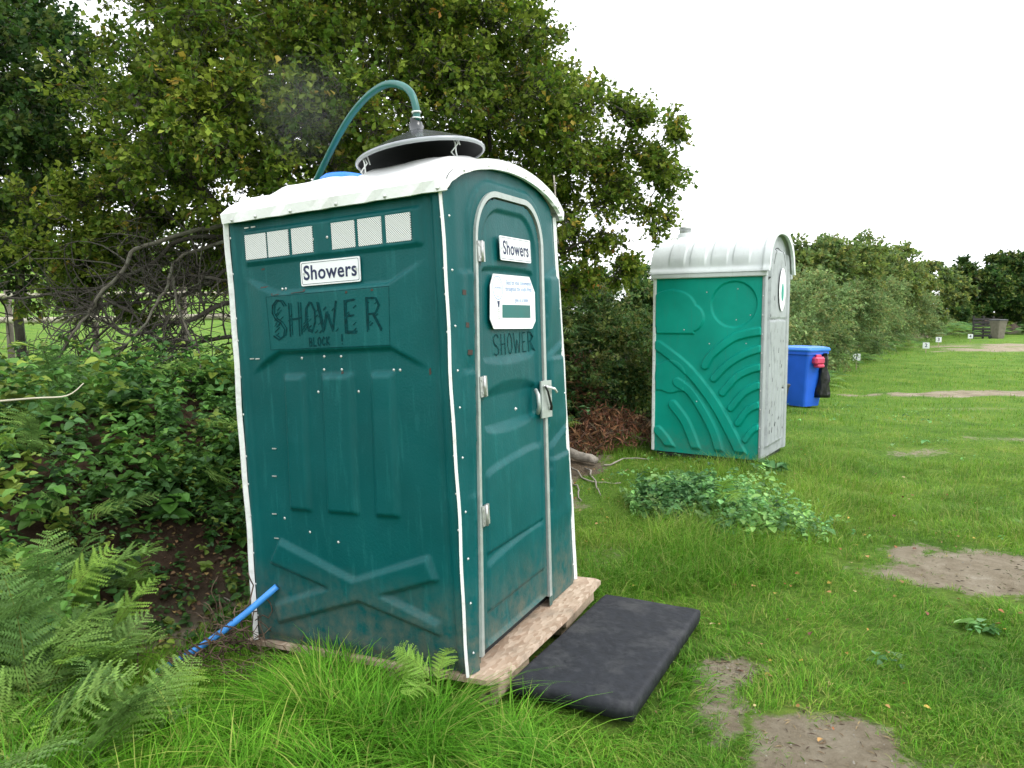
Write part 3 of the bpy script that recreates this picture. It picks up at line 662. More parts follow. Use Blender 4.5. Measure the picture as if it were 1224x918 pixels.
def mound(cx, cy, rx, ry, top, n, turn=0):
    a = rng.uniform(0, 2*PI, n); r = np.sqrt(rng.random(n)); u, v = r*np.cos(a), r*np.sin(a)
    c, s = math.cos(turn), math.sin(turn); x, y = cx+u*rx*c-v*ry*s, cy+u*rx*s+v*ry*c
    z0 = zg(x, y); H = top*np.sqrt(np.maximum(0, 1-r**2*.9))*(.75+.5*vnoise(x, y, 0, 1.4)); z = z0 + H*rng.uniform(.55, 1, n)**.6
    return np.stack([x, y, z], 1)
# bracken bank between the cabins and behind
pts = np.vstack([mound(.6, 10.8, 2.2, 1.2, 1.05, 900, .6), mound(2.6, 12.2, 1.8, 1.0, 1.0, 560, .6), mound(-.6, 8.6, 1.2, .9, .7, 300, .6)])
tag(scatter_fronds('bracken', pts, rng.uniform(.25, .5, len(pts)), pal=BRK), 'dense dark green bracken covering the bank between the two cabins', 'bracken', kind='stuff')
pts = np.vstack([mound(5.3, 18.0, 3.6, 1.9, 2.0, 800, .95), mound(9.6, 24.7, 4.6, 2.0, 1.8, 650, .98), mound(14.0, 31.5, 5, 2.2, 1.6, 450, .95), mound(19.0, 38.5, 5, 2.2, 1.5, 300, .9)])
sz = (.32 + .010*pts[:, 1])*rng.uniform(.6, 1.3, len(pts))
tag(scatter_fronds('bracken', pts, sz, pal=BRK + [(.11, .19, .09), (.10, .17, .09)]), 'tall grey green bracken along the hedge right of the pale cabin', 'bracken', kind='stuff')
# low plants at the hedge foot
pts = np.vstack([mound(5.9, 16.0, 2.6, .8, .35, 300, .95), mound(10.5, 24.2, 4, .9, .4, 300, .98), mound(16.9, 34, 5.5, 1.2, .5, 300, .98), mound(27, 46, 8, 1.6, .9, 260, .7), mound(36, 52, 9, 1.8, .8, 200, .3)])
tag(scatter_fronds('undergrowth', pts, .25+.012*pts[:, 1], pal=NET + [(.12, .2, .03)]), kind='stuff')
# dead rusty bracken at the foot of the bank by the log
pts = np.vstack([mound(1.25, 9.0, .62, .42, .5, 1500, .8), mound(.8, 8.75, .5, .4, .18, 900, .8), mound(.95, 9.7, .35, .3, .7, 900, .8)])
n = len(pts); dr = rand_dirs(n, -.35); V, Fs, T = leaves(pts, dr, rand_dirs(n), rng.uniform(.05, .16, n), 'small', pick_colors(n, [(.22, .10, .05), (.15, .07, .04), (.30, .17, .08), (.09, .05, .03), (.12, .10, .05)]), fold=.2)
V2 = V.reshape(-1, 4, 3); c2 = (V2[:, 1]+V2[:, 3])/2; V2[:, 1] = c2+(V2[:, 1]-c2)*.25; V2[:, 3] = c2+(V2[:, 3]-c2)*.25; V = V2.reshape(-1, 3)
tag(np_mesh('dead_bracken', V, Fs, M['deadleaf'], tint=T), 'rusty brown dead bracken on the bank foot left of the pale cabin', 'dead bracken', kind='stuff')
def leafy_mass(name, label, cat, px, n, leaf, pal, twig=.3):
    o, P, out, L, C = foliage(name, px_blobs(px), n, 9, leaf, twig, pal, None, 'small', 'fern', None, .42, .8, .55, droop=.35); o.data.update(); tag(o, label, cat, kind='stuff')
leafy_mass('bracken', 'pale grey green bracken sloping down the hedge to the grass behind the bins', 'bracken',
           [(890, 400, 15.5, 48), (925, 380, 17, 48), (935, 425, 16.2, 36), (975, 405, 20, 38), (965, 362, 19, 42), (1020, 398, 26, 30), (1010, 366, 24, 36), (1062, 388, 33, 24), (1050, 362, 30, 30), (1100, 388, 41, 18), (1088, 370, 37, 22), (1130, 390, 48, 13)], 12000, .075, [(.13, .22, .10), (.16, .26, .12), (.10, .17, .08), (.18, .22, .10)])
leafy_mass('bracken', 'shadowy green growth covering the bank face left of the pale cabin', 'bracken', [(690, 380, 10.8, 40), (735, 375, 11.2, 40), (775, 380, 11.4, 40), (700, 430, 10.0, 42), (750, 430, 10.3, 42), (775, 470, 10.2, 30), (690, 470, 9.3, 30), (735, 465, 10.0, 30), (650, 400, 10.4, 50)], 3600, .052, BRK+DARK+[(.10, .12, .05)], .2)
# ------------------------------------------------------------------ leafy undergrowth on the bank
def stems(name, pts, hgt, leafsize, pal, pairs=5, shape='broad', label=None, cat=None, parent=None, lean=.5, mat_='leaf_gloss', leans=None):
    n = len(pts); ld = rng.normal(0, lean, (n, 2)) if leans is None else leans; top = pts + np.column_stack([ld*hgt[:, None], hgt])
    base, dirs, sz, col = [], [], [], []
    cc = pick_colors(n, pal, None, .2)*(.75+.6*vnoise(pts[:, 0], pts[:, 1], 3, 1.6))[:, None]; sv = np.exp(rng.normal(0, .38, n))
    for k in range(pairs):
        t = (k+1)/pairs; p = pts*(1-t)+top*t; a0 = rng.uniform(0, PI, n)
        for g in range(3):
            a = a0+g*2.09+rng.normal(0, .3, n); d = np.stack([np.cos(a), np.sin(a), rng.normal(.0, .25, n)], 1)
            base.append(p+rng.normal(0, .01, (n, 3))); dirs.append(d); sz.append(leafsize*sv*(1.15-.5*t)*(.7+.6*rng.random(n))); col.append(cc*(1+rng.normal(0, .13, (n, 1))))
    base, dirs, sz, col = map(np.concatenate, (base, dirs, sz, col))
    nr = unit(np.array([0, 0, 1]) + rng.normal(0, .35, (len(base), 3)))
    V, Fs, T = leaves(base, dirs, nr, sz, shape, np.clip(col, .003, 1), fold=.3, curl=.3)
    o = np_mesh(name, V, Fs, M[mat_], parent, tint=T); return o
def bank_pts(n, x0, x1, y0, y1, dmin=.1, dmax=4, keep=None):
    P = np.column_stack([rng.uniform(x0, x1, n*3), rng.uniform(y0, y1, n*3)]); d = foot_dist(P[:, 0], P[:, 1]); k = (d > dmin) & (d < dmax)
    if keep is not None: k &= keep(P[:, 0], P[:, 1])
    P = P[k][:n]; return np.column_stack([P, zg(P[:, 0], P[:, 1])])
soil_x, soil_y = -1.72, 4.0
clear = lambda x, y: (((x-soil_x)/.36)**2 + ((y-soil_y+.1)/.62)**2 > 1) & (((x+.43)*.9+(y-3.66)*-.44)**2 + ((x+.43)*.44+(y-3.66)*.9)**2 > .75**2)
U1 = [(.07, .16, .04), (.045, .115, .025), (.06, .15, .03), (.03, .08, .022), (.08, .18, .035), (.05, .12, .04), (.045, .11, .03), (.13, .19, .035)]
for (x0, x1, y0, y1, n, hh, ls, dm, lab) in (
        (-3.8, -1.95, 3.0, 5.2, 520, .42, .052, .02, 'broad leaved bramble thicket at the left edge of the bank'),
        (-2.2, -1.0, 4.5, 6.0, 400, .34, .045, .15, 'leafy bramble tangle on the bank behind the bare earth slope'),
        (-1.62, -.75, 3.6, 5.2, 420, .24, .038, .08, 'low ivy and bramble leaves close to the left side of the shower cabin'),
        (-4.6, -2.2, 5.0, 7.0, 420, .40, .06, .5, 'shaded bramble mass on the bank top under the bare branches')):
    p = bank_pts(n, x0, x1, y0, y1, dm, 5, clear)
    lean = np.column_stack([rng.normal(.15, .5, len(p)), rng.normal(-.3, .5, len(p))])
    o = stems('bramble_bush', p, hh*rng.uniform(.35, 1.25, len(p)), ls, U1, leans=lean); tag(o, lab, 'bramble', kind='stuff')
p = bank_pts(700, -1.2, 2.6, 6.4, 11.2, .35, 3.4)
o = stems('bramble_bush', p, .45*rng.uniform(.3, 1.2, len(p)), .065, U1+DARK, leans=np.column_stack([rng.normal(.25, .5, len(p)), rng.normal(-.3, .5, len(p))])); tag(o, 'dark bramble growth hanging over the bank face between the cabins', 'bramble', kind='stuff')
p = bank_pts(900, 1.5, 30, 11, 46, .2, 2.8)
# small plants over the bare slope
p = bank_pts(420, -2.5, -1.1, 3.0, 4.9, .0, 2)
tag(stems('undergrowth', p, .06*rng.uniform(.4, 1.4, len(p)), .035, U1, pairs=2), kind='stuff')
# nettle patch and dock leaves in the grass
def ell(cx, cy, rx, ry, t, n):
    a = rng.uniform(0, 2*PI, n); r = np.sqrt(rng.random(n)); c, s = math.cos(t), math.sin(t); u, v = r*np.cos(a)*rx, r*np.sin(a)*ry
    x, y = cx+u*c-v*s, cy+u*s+v*c; return np.column_stack([x, y, zg(x, y)]), r
p1, r1 = ell(1.5, 6.05, .52, .52, .2, 400); p2, r2 = ell(1.82, 5.35, .42, .32, -.3, 130); p3, r3 = ell(1.85, 6.1, .42, .3, 0, 90)
p = np.vstack([p1, p2, p3]); r = np.concatenate([r1, r2, r3])
tag(stems('nettle_patch', p, (.22*(1-.6*r)+.06)*rng.uniform(.5, 1.35, len(p)), .045, NET, pairs=5, lean=.4), 'low patch of nettles with soft green leaves in the long grass', 'nettles', kind='stuff')
p, _ = ell(2.45, 7.4, .25, .12, 0, 10); tag(stems('dock_plant', p, np.full(len(p), .12), .09, NET, pairs=2), 'small leafy weed at the front foot of the pale cabin', 'weed', kind='stuff')
for (x, y), lb in (((2.35, 3.65), 'flat rosette of dock leaves below the large bare patch'), ((1.72, 3.3), 'small dock rosette right of the small bare patch'), ((2.45, 5.55), 'dock rosette beyond the nettle patch')):
    p, _ = ell(x, y, .07, .06, 0, 6); tag(stems('dock_plant', p, np.full(len(p), .03), .06, NET, pairs=1), lb, 'weed', kind='stuff')
# clover and weeds
xx = rng.uniform(.5, 9, 1500); yy = rng.uniform(3, 14, 1500); k = (foot_dist(xx, yy) < -.3) & (bare(xx, yy) < .3) & (vnoise(xx, yy, 4, .8) > .52) & (xx < yy*.72)
p = np.column_stack([xx[k], yy[k], zg(xx[k], yy[k])]); tag(stems('clover', p, np.full(len(p), .05), .035, NET + [(.1, .2, .04)], pairs=1), kind='stuff')
# fallen leaves on the grass
xx = rng.uniform(-1, 4, 520); yy = rng.uniform(2.3, 9, 520); k = (xx < yy*.72); xx, yy = xx[k], yy[k]
n = len(xx); V, Fs, T = leaves(np.column_stack([xx, yy, zg(xx, yy)+.012+.03*rng.random(n)*(bare(xx, yy) < .4)]), np.column_stack([rng.normal(0, 1, (n, 2)), rng.normal(0, .2, n)]), unit(np.array([0, 0, 1])+rng.normal(0, .3, (n, 3))), rng.uniform(.012, .034, n), 'broad',
                            pick_colors(n, [(.42, .30, .06), (.28, .12, .05), (.35, .22, .08), (.16, .07, .04), (.5, .42, .2)]), fold=.4)
tag(np_mesh('fallen_leaves', V, Fs, M['deadleaf'], tint=T), kind='stuff')
# litter on the earth slope
p = bank_pts(1100, -2.4, -.9, 3.0, 5.0, 0, 2); n = len(p); V, Fs, T = leaves(p+np.array([0, 0, .012]), np.column_stack([rng.normal(0, 1, (n, 2)), rng.normal(0, .3, n)]), unit(np.array([0, 0, 1])+rng.normal(0, .5, (n, 3))), rng.uniform(.012, .035, n), 'broad', pick_colors(n, [(.20, .13, .06), (.12, .07, .04), (.3, .22, .08), (.10, .12, .03)]), fold=.4)
tag(np_mesh('fallen_leaves', V, Fs, M['deadleaf'], tint=T), kind='stuff')
# straw, crumbs and trodden bits over the bare patches and the mat
xx = np.concatenate([PATCH[i][0]+rng.normal(0, PATCH[i][2]*.8, 260) for i in (0, 1, 3, 4, 13)]); yy = np.concatenate([PATCH[i][1]+rng.normal(0, PATCH[i][3]*.8, 260) for i in (0, 1, 3, 4, 13)])
n = len(xx); V, Fs, T = leaves(np.column_stack([xx, yy, zg(xx, yy)+.004]), np.column_stack([rng.normal(0, 1, (n, 2)), rng.normal(0, .08, n)]), unit(np.array([0, 0, 1])+rng.normal(0, .2, (n, 3))), rng.uniform(.008, .045, n), 'small', pick_colors(n, [(.34, .28, .16), (.20, .15, .09), (.10, .07, .05), (.12, .2, .03)]), fold=.2)
V2 = V.reshape(-1, 4, 3); c2 = (V2[:, 1]+V2[:, 3])/2; V2[:, 1] = c2+(V2[:, 1]-c2)*.2; V2[:, 3] = c2+(V2[:, 3]-c2)*.2
tag(np_mesh('straw_litter', V2.reshape(-1, 3), Fs, M['deadleaf'], tint=T), kind='stuff')
# small pebbles in the bare patches
mb = MB()
for q in range(260):
    cx, cy, a, b, t_, s_ = PATCH[int(rng.choice([0, 1, 2, 3, 4, 13]))]; x, y = cx+rng.normal(0, a*.6), cy+rng.normal(0, b*.6)
    s = rng.uniform(.002, .007); z = float(zg(x, y)); vs = [(x+s*rng.uniform(.7, 1.2)*math.cos(g*PI/2.5), y+s*rng.uniform(.7, 1.2)*math.sin(g*PI/2.5), z-.002) for g in range(5)] + [(x, y, z+s*.7)]
    mb.add(vs, [(g, (g+1) % 5, 5) for g in range(5)])
tag(mb.build('gravel', M['stone']), kind='stuff')

# ------------------------------------------------------------------ grass: blades in tufts, spread over the field
def blades(name, X, Y, h, w, lean, seg, pal, comb=.6, cfreq=.9):
    """every blade a tapering bent strip, all in one mesh; neighbours lean together"""
    n = len(X); Z = zg(X, Y)-.012; g = vnoise(X, Y, 2, cfreq)*2*PI*1.6; az = np.where(rng.random(n) < comb, g+rng.normal(0, .5, n), rng.uniform(0, 2*PI, n))
    d = np.stack([np.cos(az), np.sin(az), np.zeros(n)], 1); tw = rng.uniform(-1.2, 1.2, n); s = np.stack([-d[:, 1]*np.cos(tw)+d[:, 0]*np.sin(tw)*.5, d[:, 0]*np.cos(tw)+d[:, 1]*np.sin(tw)*.5, np.zeros(n)], 1)
    ln = lean*rng.uniform(.25, 1.6, n); c = pick_colors(n, pal, None, .15); B = np.stack([X, Y, Z], 1); V = []; T = []
    for k in range(seg+1):
        t = k/seg; p = B + d*(h*ln*t*t)[:, None] + np.array([0, 0, 1])*(h*(t-.36*np.minimum(ln, 1.7)*t**3))[:, None]; ww = (w*(1-t)**.6)[:, None]/2
        if k < seg: V += [p-s*ww, p+s*ww]; T += [c*(.9+.2*t)]*2
        else: V.append(p); T.append(c*1.12)
    V = np.stack(V, 1); m = V.shape[1]; V = V.reshape(-1, 3); T = np.stack(T, 1).reshape(-1, 3); off = (np.arange(n)*m)[:, None]
    Fs = [off + np.array([[2*k, 2*k+1, 2*k+3, 2*k+2]]) for k in range(seg-1)]; tri = off + np.array([[2*seg-2, 2*seg-1, 2*seg]])
    F_ = ([np.concatenate(Fs)] if Fs else []) + [tri]
    return tag(np_mesh(name, V, F_, M['grassb'], tint=np.clip(T, .003, 1)), kind='stuff')
GP = [(.080, .25, .016), (.11, .31, .024), (.055, .18, .014), (.16, .36, .04), (.095, .28, .02), (.10, .29, .025), (.065, .21, .014), (.24, .32, .08)]
GS = [(.13, .27, .035), (.17, .32, .045), (.095, .21, .025), (.21, .36, .06), (.27, .32, .10), (.11, .28, .02), (.18, .31, .05)]
CAB = dict(x=-.4294, y=3.6602, yaw=1.1161)
def off_things(x, y, grow=0.0):
    """False under the cabins, the plank platform and the mat"""
    c, s = math.cos(1.1161), math.sin(1.1161); u, v = (x+.43)*c+(y-3.66)*s, -(x+.43)*s+(y-3.66)*c
    k = ~((np.abs(u) < .60+grow) & (v > -.72-grow) & (v < .56+grow))
    c, s = math.cos(.9944), math.sin(.9944); u, v = (x-2.42)*c+(y-8.66)*s, -(x-2.42)*s+(y-8.66)*c
    k &= ~((np.abs(u) < .5) & (np.abs(v) < .58))
    a = math.atan2(.93, .49); c, s = math.cos(a), math.sin(a); u, v = (x-.46)*c+(y-3.24)*s, -(x-.46)*s+(y-3.24)*c
    k &= ~((np.abs(u) < .50+grow) & (np.abs(v) < .23+grow)); return k
def grass():
    def lawn(y0, y1, n, hgt, wid, seg, lean):
        Y = y0*np.exp(rng.random(n)*math.log(y1/y0)); X = Y*rng.uniform(-.80, .76, n); d = foot_dist(X, Y); b = bare(X, Y); hh = fbm(X, Y, 0, .8); clump = fbm(X, Y, 6, 9)
        k = (d < .3) & off_things(X, Y) & (rng.random(n) > b*1.08-.06) & (clump > .30+.25*b)
        X, Y, b, hh, d, clump = X[k], Y[k], b[k], hh[k], d[k], clump[k]
        tall = np.exp(-((X-1.5)**2/.7+(Y-5.0)**2/1.6))*.9 + np.exp(-((X-.75)**2/.3+(Y-4.3)**2/.8))*.6 + sstep(-.9, -.2, d)*sstep(18, 6, Y)*.8 + np.exp(-((X-1.6)**2/.5+(Y-5.9)**2/.6))*.6 + np.exp(-((X-2.4)**2/.9+(Y-7.5)**2/.6))*1.1 + np.exp(-((X-3.6)**2/.5+(Y-8.6)**2/.6))*.9
        tall = np.clip(tall + (hh-.5)*1.7 + (fbm(X, Y, 8, 2.3)-.5)*1.5, 0, 1.3); h = hgt*(.4+.8*hh+.9*(clump-.3)+2.1*np.maximum(0, tall-.25)*(.5+clump))*rng.uniform(.4, 1.25, len(X))*(1-.55*np.minimum(1, b*1.4))
        blades('grass', X, Y, h, wid*(.8+.02*Y)*rng.uniform(.6, 1.3, len(X)), lean, seg, GS if seg < 3 else GS+GP, .45, 1.8)
    lawn(2.1, 5.0, 125000, .080, .0056, 3, .95)
    lawn(5.0, 10, 120000, .075, .0072, 2, .85)
    lawn(10, 42, 100000, .080, .014, 1, .35)
    # long grass along the bottom left and round the cabin and mat
    n = 330000; X = rng.uniform(-2.6, 1.3, n); Y = rng.uniform(2.0, 4.1, n)
    c, s_ = math.cos(1.1161), math.sin(1.1161); u, v = (X+.43)*c+(Y-3.66)*s_, -(X+.43)*s_+(Y-3.66)*c
    du = np.maximum(-u-.6, 0); wgt = np.exp(-np.maximum(0, du-.35)/.3)*(u < -.55)*sstep(-1.6, -.6, v) + .9*((Y < 2.85) & (X < .1))
    a = math.atan2(.93, .49); c, s_ = math.cos(a), math.sin(a); mu, mv = (X-.46)*c+(Y-3.24)*s_, -(X-.46)*s_+(Y-3.24)*c
    edge = np.maximum(np.abs(mu)-.52, np.abs(mv)-.25); wgt = wgt + 1.1*np.exp(-np.maximum(edge-.01, 0)/.08)*((mv < .1) | (mu > .3))
    wgt = wgt*sstep(.15, -.1, foot_dist(X, Y))*(1-.85*sstep(.25, .6, X)*(edge > .22)); cl = fbm(X, Y, 7, 7)
    k = (rng.random(n) < wgt*.27) & (cl > .40) & off_things(X, Y, .03) & (bare(X, Y) < .6); X, Y, edge, cl = X[k], Y[k], edge[k], cl[k]
    pt = np.clip(((X+1.16)*(-.45)+(Y-3.2)*.03)/.2034, 0, 1.15); pd = np.hypot(X+1.16+.45*pt, Y-3.2-.03*pt); clr = (sstep(.05, .40, pd)*.75+.25)*(1-.55*sstep(-.9, -1.05, X)*sstep(2.55, 2.8, Y))
    h = .29*clr*rng.uniform(.35, 1.15, len(X))*(.6+.9*(cl-.4)*2.2)*np.where(edge < .25, .40, 1)*np.where(X < -.2, 1, .75)
    blades('grass', X, Y, h, .0072*rng.uniform(.5, 1.4, len(X)), 1.15, 5, GP, .7, 2.6)
grass()

# ------------------------------------------------------------------ relief panels
def sd_poly(px, py, poly):
    d = np.full(px.shape, 1e9); ins = np.zeros(px.shape, bool); n = len(poly)
    for i in range(n):
        ax, ay = poly[i]; bx, by = poly[(i+1) % n]; ex, ey = bx-ax, by-ay
        t = np.clip(((px-ax)*ex+(py-ay)*ey)/(ex*ex+ey*ey+1e-12), 0, 1); d = np.minimum(d, np.hypot(px-ax-t*ex, py-ay-t*ey))
        c = ((ay > py) != (by > py)) & (px < (bx-ax)*(py-ay)/((by-ay)+1e-12)+ax); ins ^= c
    return np.where(ins, -d, d)
def d_line(px, py, pts):
    d = np.full(px.shape, 1e9)
    for (ax, ay), (bx, by) in zip(pts[:-1], pts[1:]):
        ex, ey = bx-ax, by-ay; t = np.clip(((px-ax)*ex+(py-ay)*ey)/(ex*ex+ey*ey+1e-12), 0, 1); d = np.minimum(d, np.hypot(px-ax-t*ex, py-ay-t*ey))
    return d
up = lambda sd, h, b: h*sstep(b/2, -b/2, sd)
def panel(name, A, B, fn, m, parent, keep=None, back=.02, smooth=True):
    """A, B: 1D coordinates; fn(a, b) -> (x, y, z) arrays. keep(a, b) -> which cells stay"""
    a, b = np.meshgrid(A, B, indexing='ij'); x, y, z = fn(a, b); V = np.stack([x, y, z], -1).reshape(-1, 3); nb = len(B)
    i, j = np.meshgrid(np.arange(len(A)-1), np.arange(nb-1), indexing='ij'); F_ = np.stack([i*nb+j, (i+1)*nb+j, (i+1)*nb+j+1, i*nb+j+1], -1).reshape(-1, 4)
    if keep is not None:
        ca, cb = (a[:-1, :-1]+a[1:, 1:])/2, (b[:-1, :-1]+b[1:, 1:])/2; F_ = F_[keep(ca, cb).ravel()]
    return np_mesh(name, V, [F_], m, parent, smooth=smooth)

# ------------------------------------------------------------------ the shower cabin
W, D, H, TW = 1.1615, 1.1312, 1.9292, .0354
CM = Matrix.Translation((-.4294, 3.6602, .132)) @ Matrix.Rotation(-.0138, 4, 'X') @ Matrix.Rotation(-.0544, 4, 'Y') @ Matrix.Rotation(1.1161, 4, 'Z')
cabin = empty('shower_cabin', mw=CM)
tag(cabin, 'leaning dark green portable shower cabin with white roof and Showers signs', 'portable shower')
def side_x(z): return -W/2 + TW*np.asarray(z)/H
def side_pt(v, z, h=0): return (float(side_x(z))-h, -D/2+v, z)
def bowtie(a, b):
    P = [(1.062, 1.674), (.867, 1.59), (.265, 1.587), (.088, 1.672), (.098, 1.232), (.27, 1.325), (.864, 1.329), (1.046, 1.236)]
    sd = sd_poly(a, b, P); r = np.minimum(sstep(1.06, .93, a), sstep(.09, .23, a)); return up(sd, .022, .014)*r
def side_h(v, z):
    h = bowtie(v, z)
    h = h + up(sd_poly(v, z, [(.105, 1.872), (1.035, 1.872), (1.03, 1.728), (.105, 1.728)]), .014, .012)
    for a, b in ((.145, .263), (.285, .402), (.418, .538), (.640, .755), (.773, .891), (.901, 1.024)): h = h - up(sd_poly(v, z, [(a-.004, 1.744), (b+.004, 1.744), (b+.004, 1.858), (a-.004, 1.858)]), .006, .006)
    for a, b in ((.742, .866), (.481, .653), (.275, .396)):
        t = (1.22-z)/.59; h = h + up(sd_poly(v, z, [(a, 1.221), (b-.018, 1.221), (b, .630), (a+.016, .630)]), .020, .022)
    XA = [(.95, .48), (.573, .343), (.126, .195), (.126, .150), (.48, .245), (.728, .280), (1.014, .377), (1.02, .455)]
    A = sd_poly(v, z, [(.949, .480), (.126, .200), (.124, .150), (1.014, .375)]); B = sd_poly(v, z, [(.158, .470), (.124, .378), (.989, .095), (1.007, .182)])
    h = h + up(np.minimum(A+0*A, B), .022, .02)
    # flanges near the upright edges
    h = h + up(np.abs(v-.030)-.016, .012, .012) - up(np.abs(v-.062)-.010, .006, .01) + up(np.abs(v-1.098)-.02, .010, .012)
    h = h + .0035*(fbm(v, z, 3, 2.2)-.5)*2 + .010*np.sin(PI*v/D)*np.sin(PI*z/H)
    h = h - .012*sstep(.05, .0, z)
    return h
vs = np.linspace(0, D, 127); zs = np.linspace(0, H, 215)
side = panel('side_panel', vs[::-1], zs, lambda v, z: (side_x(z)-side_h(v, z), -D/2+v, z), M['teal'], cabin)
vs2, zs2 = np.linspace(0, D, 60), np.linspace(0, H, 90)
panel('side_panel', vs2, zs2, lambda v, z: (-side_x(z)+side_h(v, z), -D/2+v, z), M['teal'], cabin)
def arch_z(x):     # height of the gable above eaves, x across 0..W
    t = (np.asarray(x)-.045)/(W-.09); return 1.935 + .152*np.sqrt(np.clip(1-(2*t-1)**2, 0, 1))**1.15
def fx(x, z): return -W/2 + x + TW*np.asarray(z)/H*(1-2*np.clip(np.asarray(x)/W, 0, 1))
SH = .083          # the door opening has racked over with the cabin
def frame_sd(x, z, grow=0):
    xp = x - SH*z; cx, cz, hx, hz, r = .412, .83, .368+grow, 1.14+grow, .22
    qx, qz = np.abs(xp-cx)-(hx-r), np.abs(z-cz)-(hz-r)
    top = z > cz; rr = r
    d = np.where(top, np.hypot(np.maximum(qx, 0), np.maximum(qz, 0))+np.minimum(np.maximum(qx, qz), 0)-r, np.abs(xp-cx)-hx)
    return d
def front_h(x, z):
    h = .012*sstep(.0, .08, x)*sstep(W, W-.06, x)
    xp = x-SH*z
    # raised border that follows the frame, stepped facets either side
    h = h + up(frame_sd(x, z, .035), .012, .016)
    for zt in (1.62, 1.22, .72): h = h + .012*sstep(zt, zt-.012, z)*sstep(zt-.44, zt-.30, z)*sstep(.04, .1, x)*((xp < .03) | (xp > .82))
    for zt in (1.62, 1.24, .80): 
        q = z - zt - (x-.95)*.35; h = h + .018*sstep(0, -.015, q)*sstep(-.36, -.12, q)*(xp > .80)*sstep(W-.02, W-.08, x)*sstep(.80, .86, xp)
    return h + .003*(fbm(x, z, 8, 2.5)-.5)
xs = np.linspace(0, W, 131); ts = np.linspace(0, 1, 215)
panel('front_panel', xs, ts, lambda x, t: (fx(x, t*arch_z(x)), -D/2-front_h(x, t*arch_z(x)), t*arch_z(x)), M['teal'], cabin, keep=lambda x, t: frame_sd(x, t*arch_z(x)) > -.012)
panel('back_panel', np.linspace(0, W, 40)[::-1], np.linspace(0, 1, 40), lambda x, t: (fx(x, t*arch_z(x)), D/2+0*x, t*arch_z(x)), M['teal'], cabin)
# jamb behind the frame and dark inside
def frame_outline(inset, n=14, z0=.055):
    cx, hx, r, top = .412, .368-inset, .22-inset, 1.97-inset; P = [(cx-hx, z0)]
    for k in range(n+1): a = PI - PI/2*k/n; P.append((cx-hx+r+r*math.cos(a), top-r+r*math.sin(a)))
    for k in range(n+1): a = PI/2 - PI/2*k/n; P.append((cx+hx-r+r*math.cos(a), top-r+r*math.sin(a)))
    P.append((cx+hx, z0)); return [(x+SH*z, z) for x, z in P]
def fp(x, z, h): return (float(fx(x, z)), -D/2-h, z)
mb = MB(); o1, o2 = frame_outline(.004), frame_outline(.028); n = len(o1)
for q, (h0, h1) in enumerate([(.030, .030)]):
    V = [fp(*p, .036) for p in o1]+[fp(*p, .034) for p in o2]+[fp(*p, -.03) for p in o2]+[fp(*p, .0) for p in o1]
    F_ = []
    for k in range(n-1): F_ += [(k, k+1, n+k+1, n+k), (n+k, n+k+1, 2*n+k+1, 2*n+k), (3*n+k+1, 3*n+k, k, k+1)[::-1]]
    mb.add(V, F_)
mb.build('door_frame', M['alu'], cabin)
# door leaf
DX0, DX1 = .082, .744
def in_arc(a, c, hw): return np.sqrt(np.clip(1-((a-c)/hw)**2, 0, 1))
def door_h(xp, z):
    h = .022 + 0*xp; c, hw = .415, .26
    s = in_arc(xp, c, hw)
    # raised rim round the leaf
    cx, hx, r, top = .413, .322, .18, 1.925; qx, qz = np.abs(xp-cx)-(hx-.035-r), z-(top-.035-r)
    sd = np.where(qz > 0, np.hypot(np.maximum(qx, 0), qz)-r, np.abs(xp-cx)-(hx-.035)); sd = np.where(z > .3, sd, np.maximum(sd, .075-z))
    h = h - up(sd, .012, .016)
    def scoop(zt, zb, at_, ab, dep):      # a sunk field with curved slopes above and below
        zu, zl = zt+at_*s, zb-ab*s; return -dep*np.clip((zu-z)/np.maximum(zu-zt, .006), 0, 1)*np.clip((z-zl)/np.maximum(zb-zl, .006), 0, 1)*sstep(hw+.015, hw, np.abs(xp-c))
    h = h + scoop(1.63, 1.255, .02, .036, .013) + scoop(1.09, .965, .055, .045, .016)
    for zt, zb, cv in ((.80, .445, .035), (.425, .205, .035)):
        zu = zt + cv*(xp-c)/hw*.5 + cv*s*.4; h = h + .013*np.clip((zu-z)/.022, 0, 1)*sstep(zb-.008, zb+.006, z)*sstep(.285, .275, np.abs(xp-c-.01))
    return h + .0025*(fbm(xp, z, 5, 3)-.5)
def door_keep(xp, z):
    cx, hx, r, top = .413, .331, .19, 1.934; qx, qz = np.abs(xp-cx)-(hx-r), z-(top-r)
    return np.where(qz > 0, np.hypot(np.maximum(qx, 0), qz)-r, -1) < 0
door = panel('door', np.linspace(DX0, DX1, 95), np.linspace(.065, 1.936, 240), lambda xp, z: (fx(xp+SH*z, z), -D/2-door_h(xp, z)-.002, z), M['teal'], cabin, keep=door_keep)
# near-black sheet behind the leaf: shade of the inside put into its colour
mb = MB(); pp = frame_outline(.02); mb.add([fp(*p, -.012) for p in pp], [tuple(range(len(pp)))[::-1]]); mb.build('door_gap_shade', M['dark'], cabin)

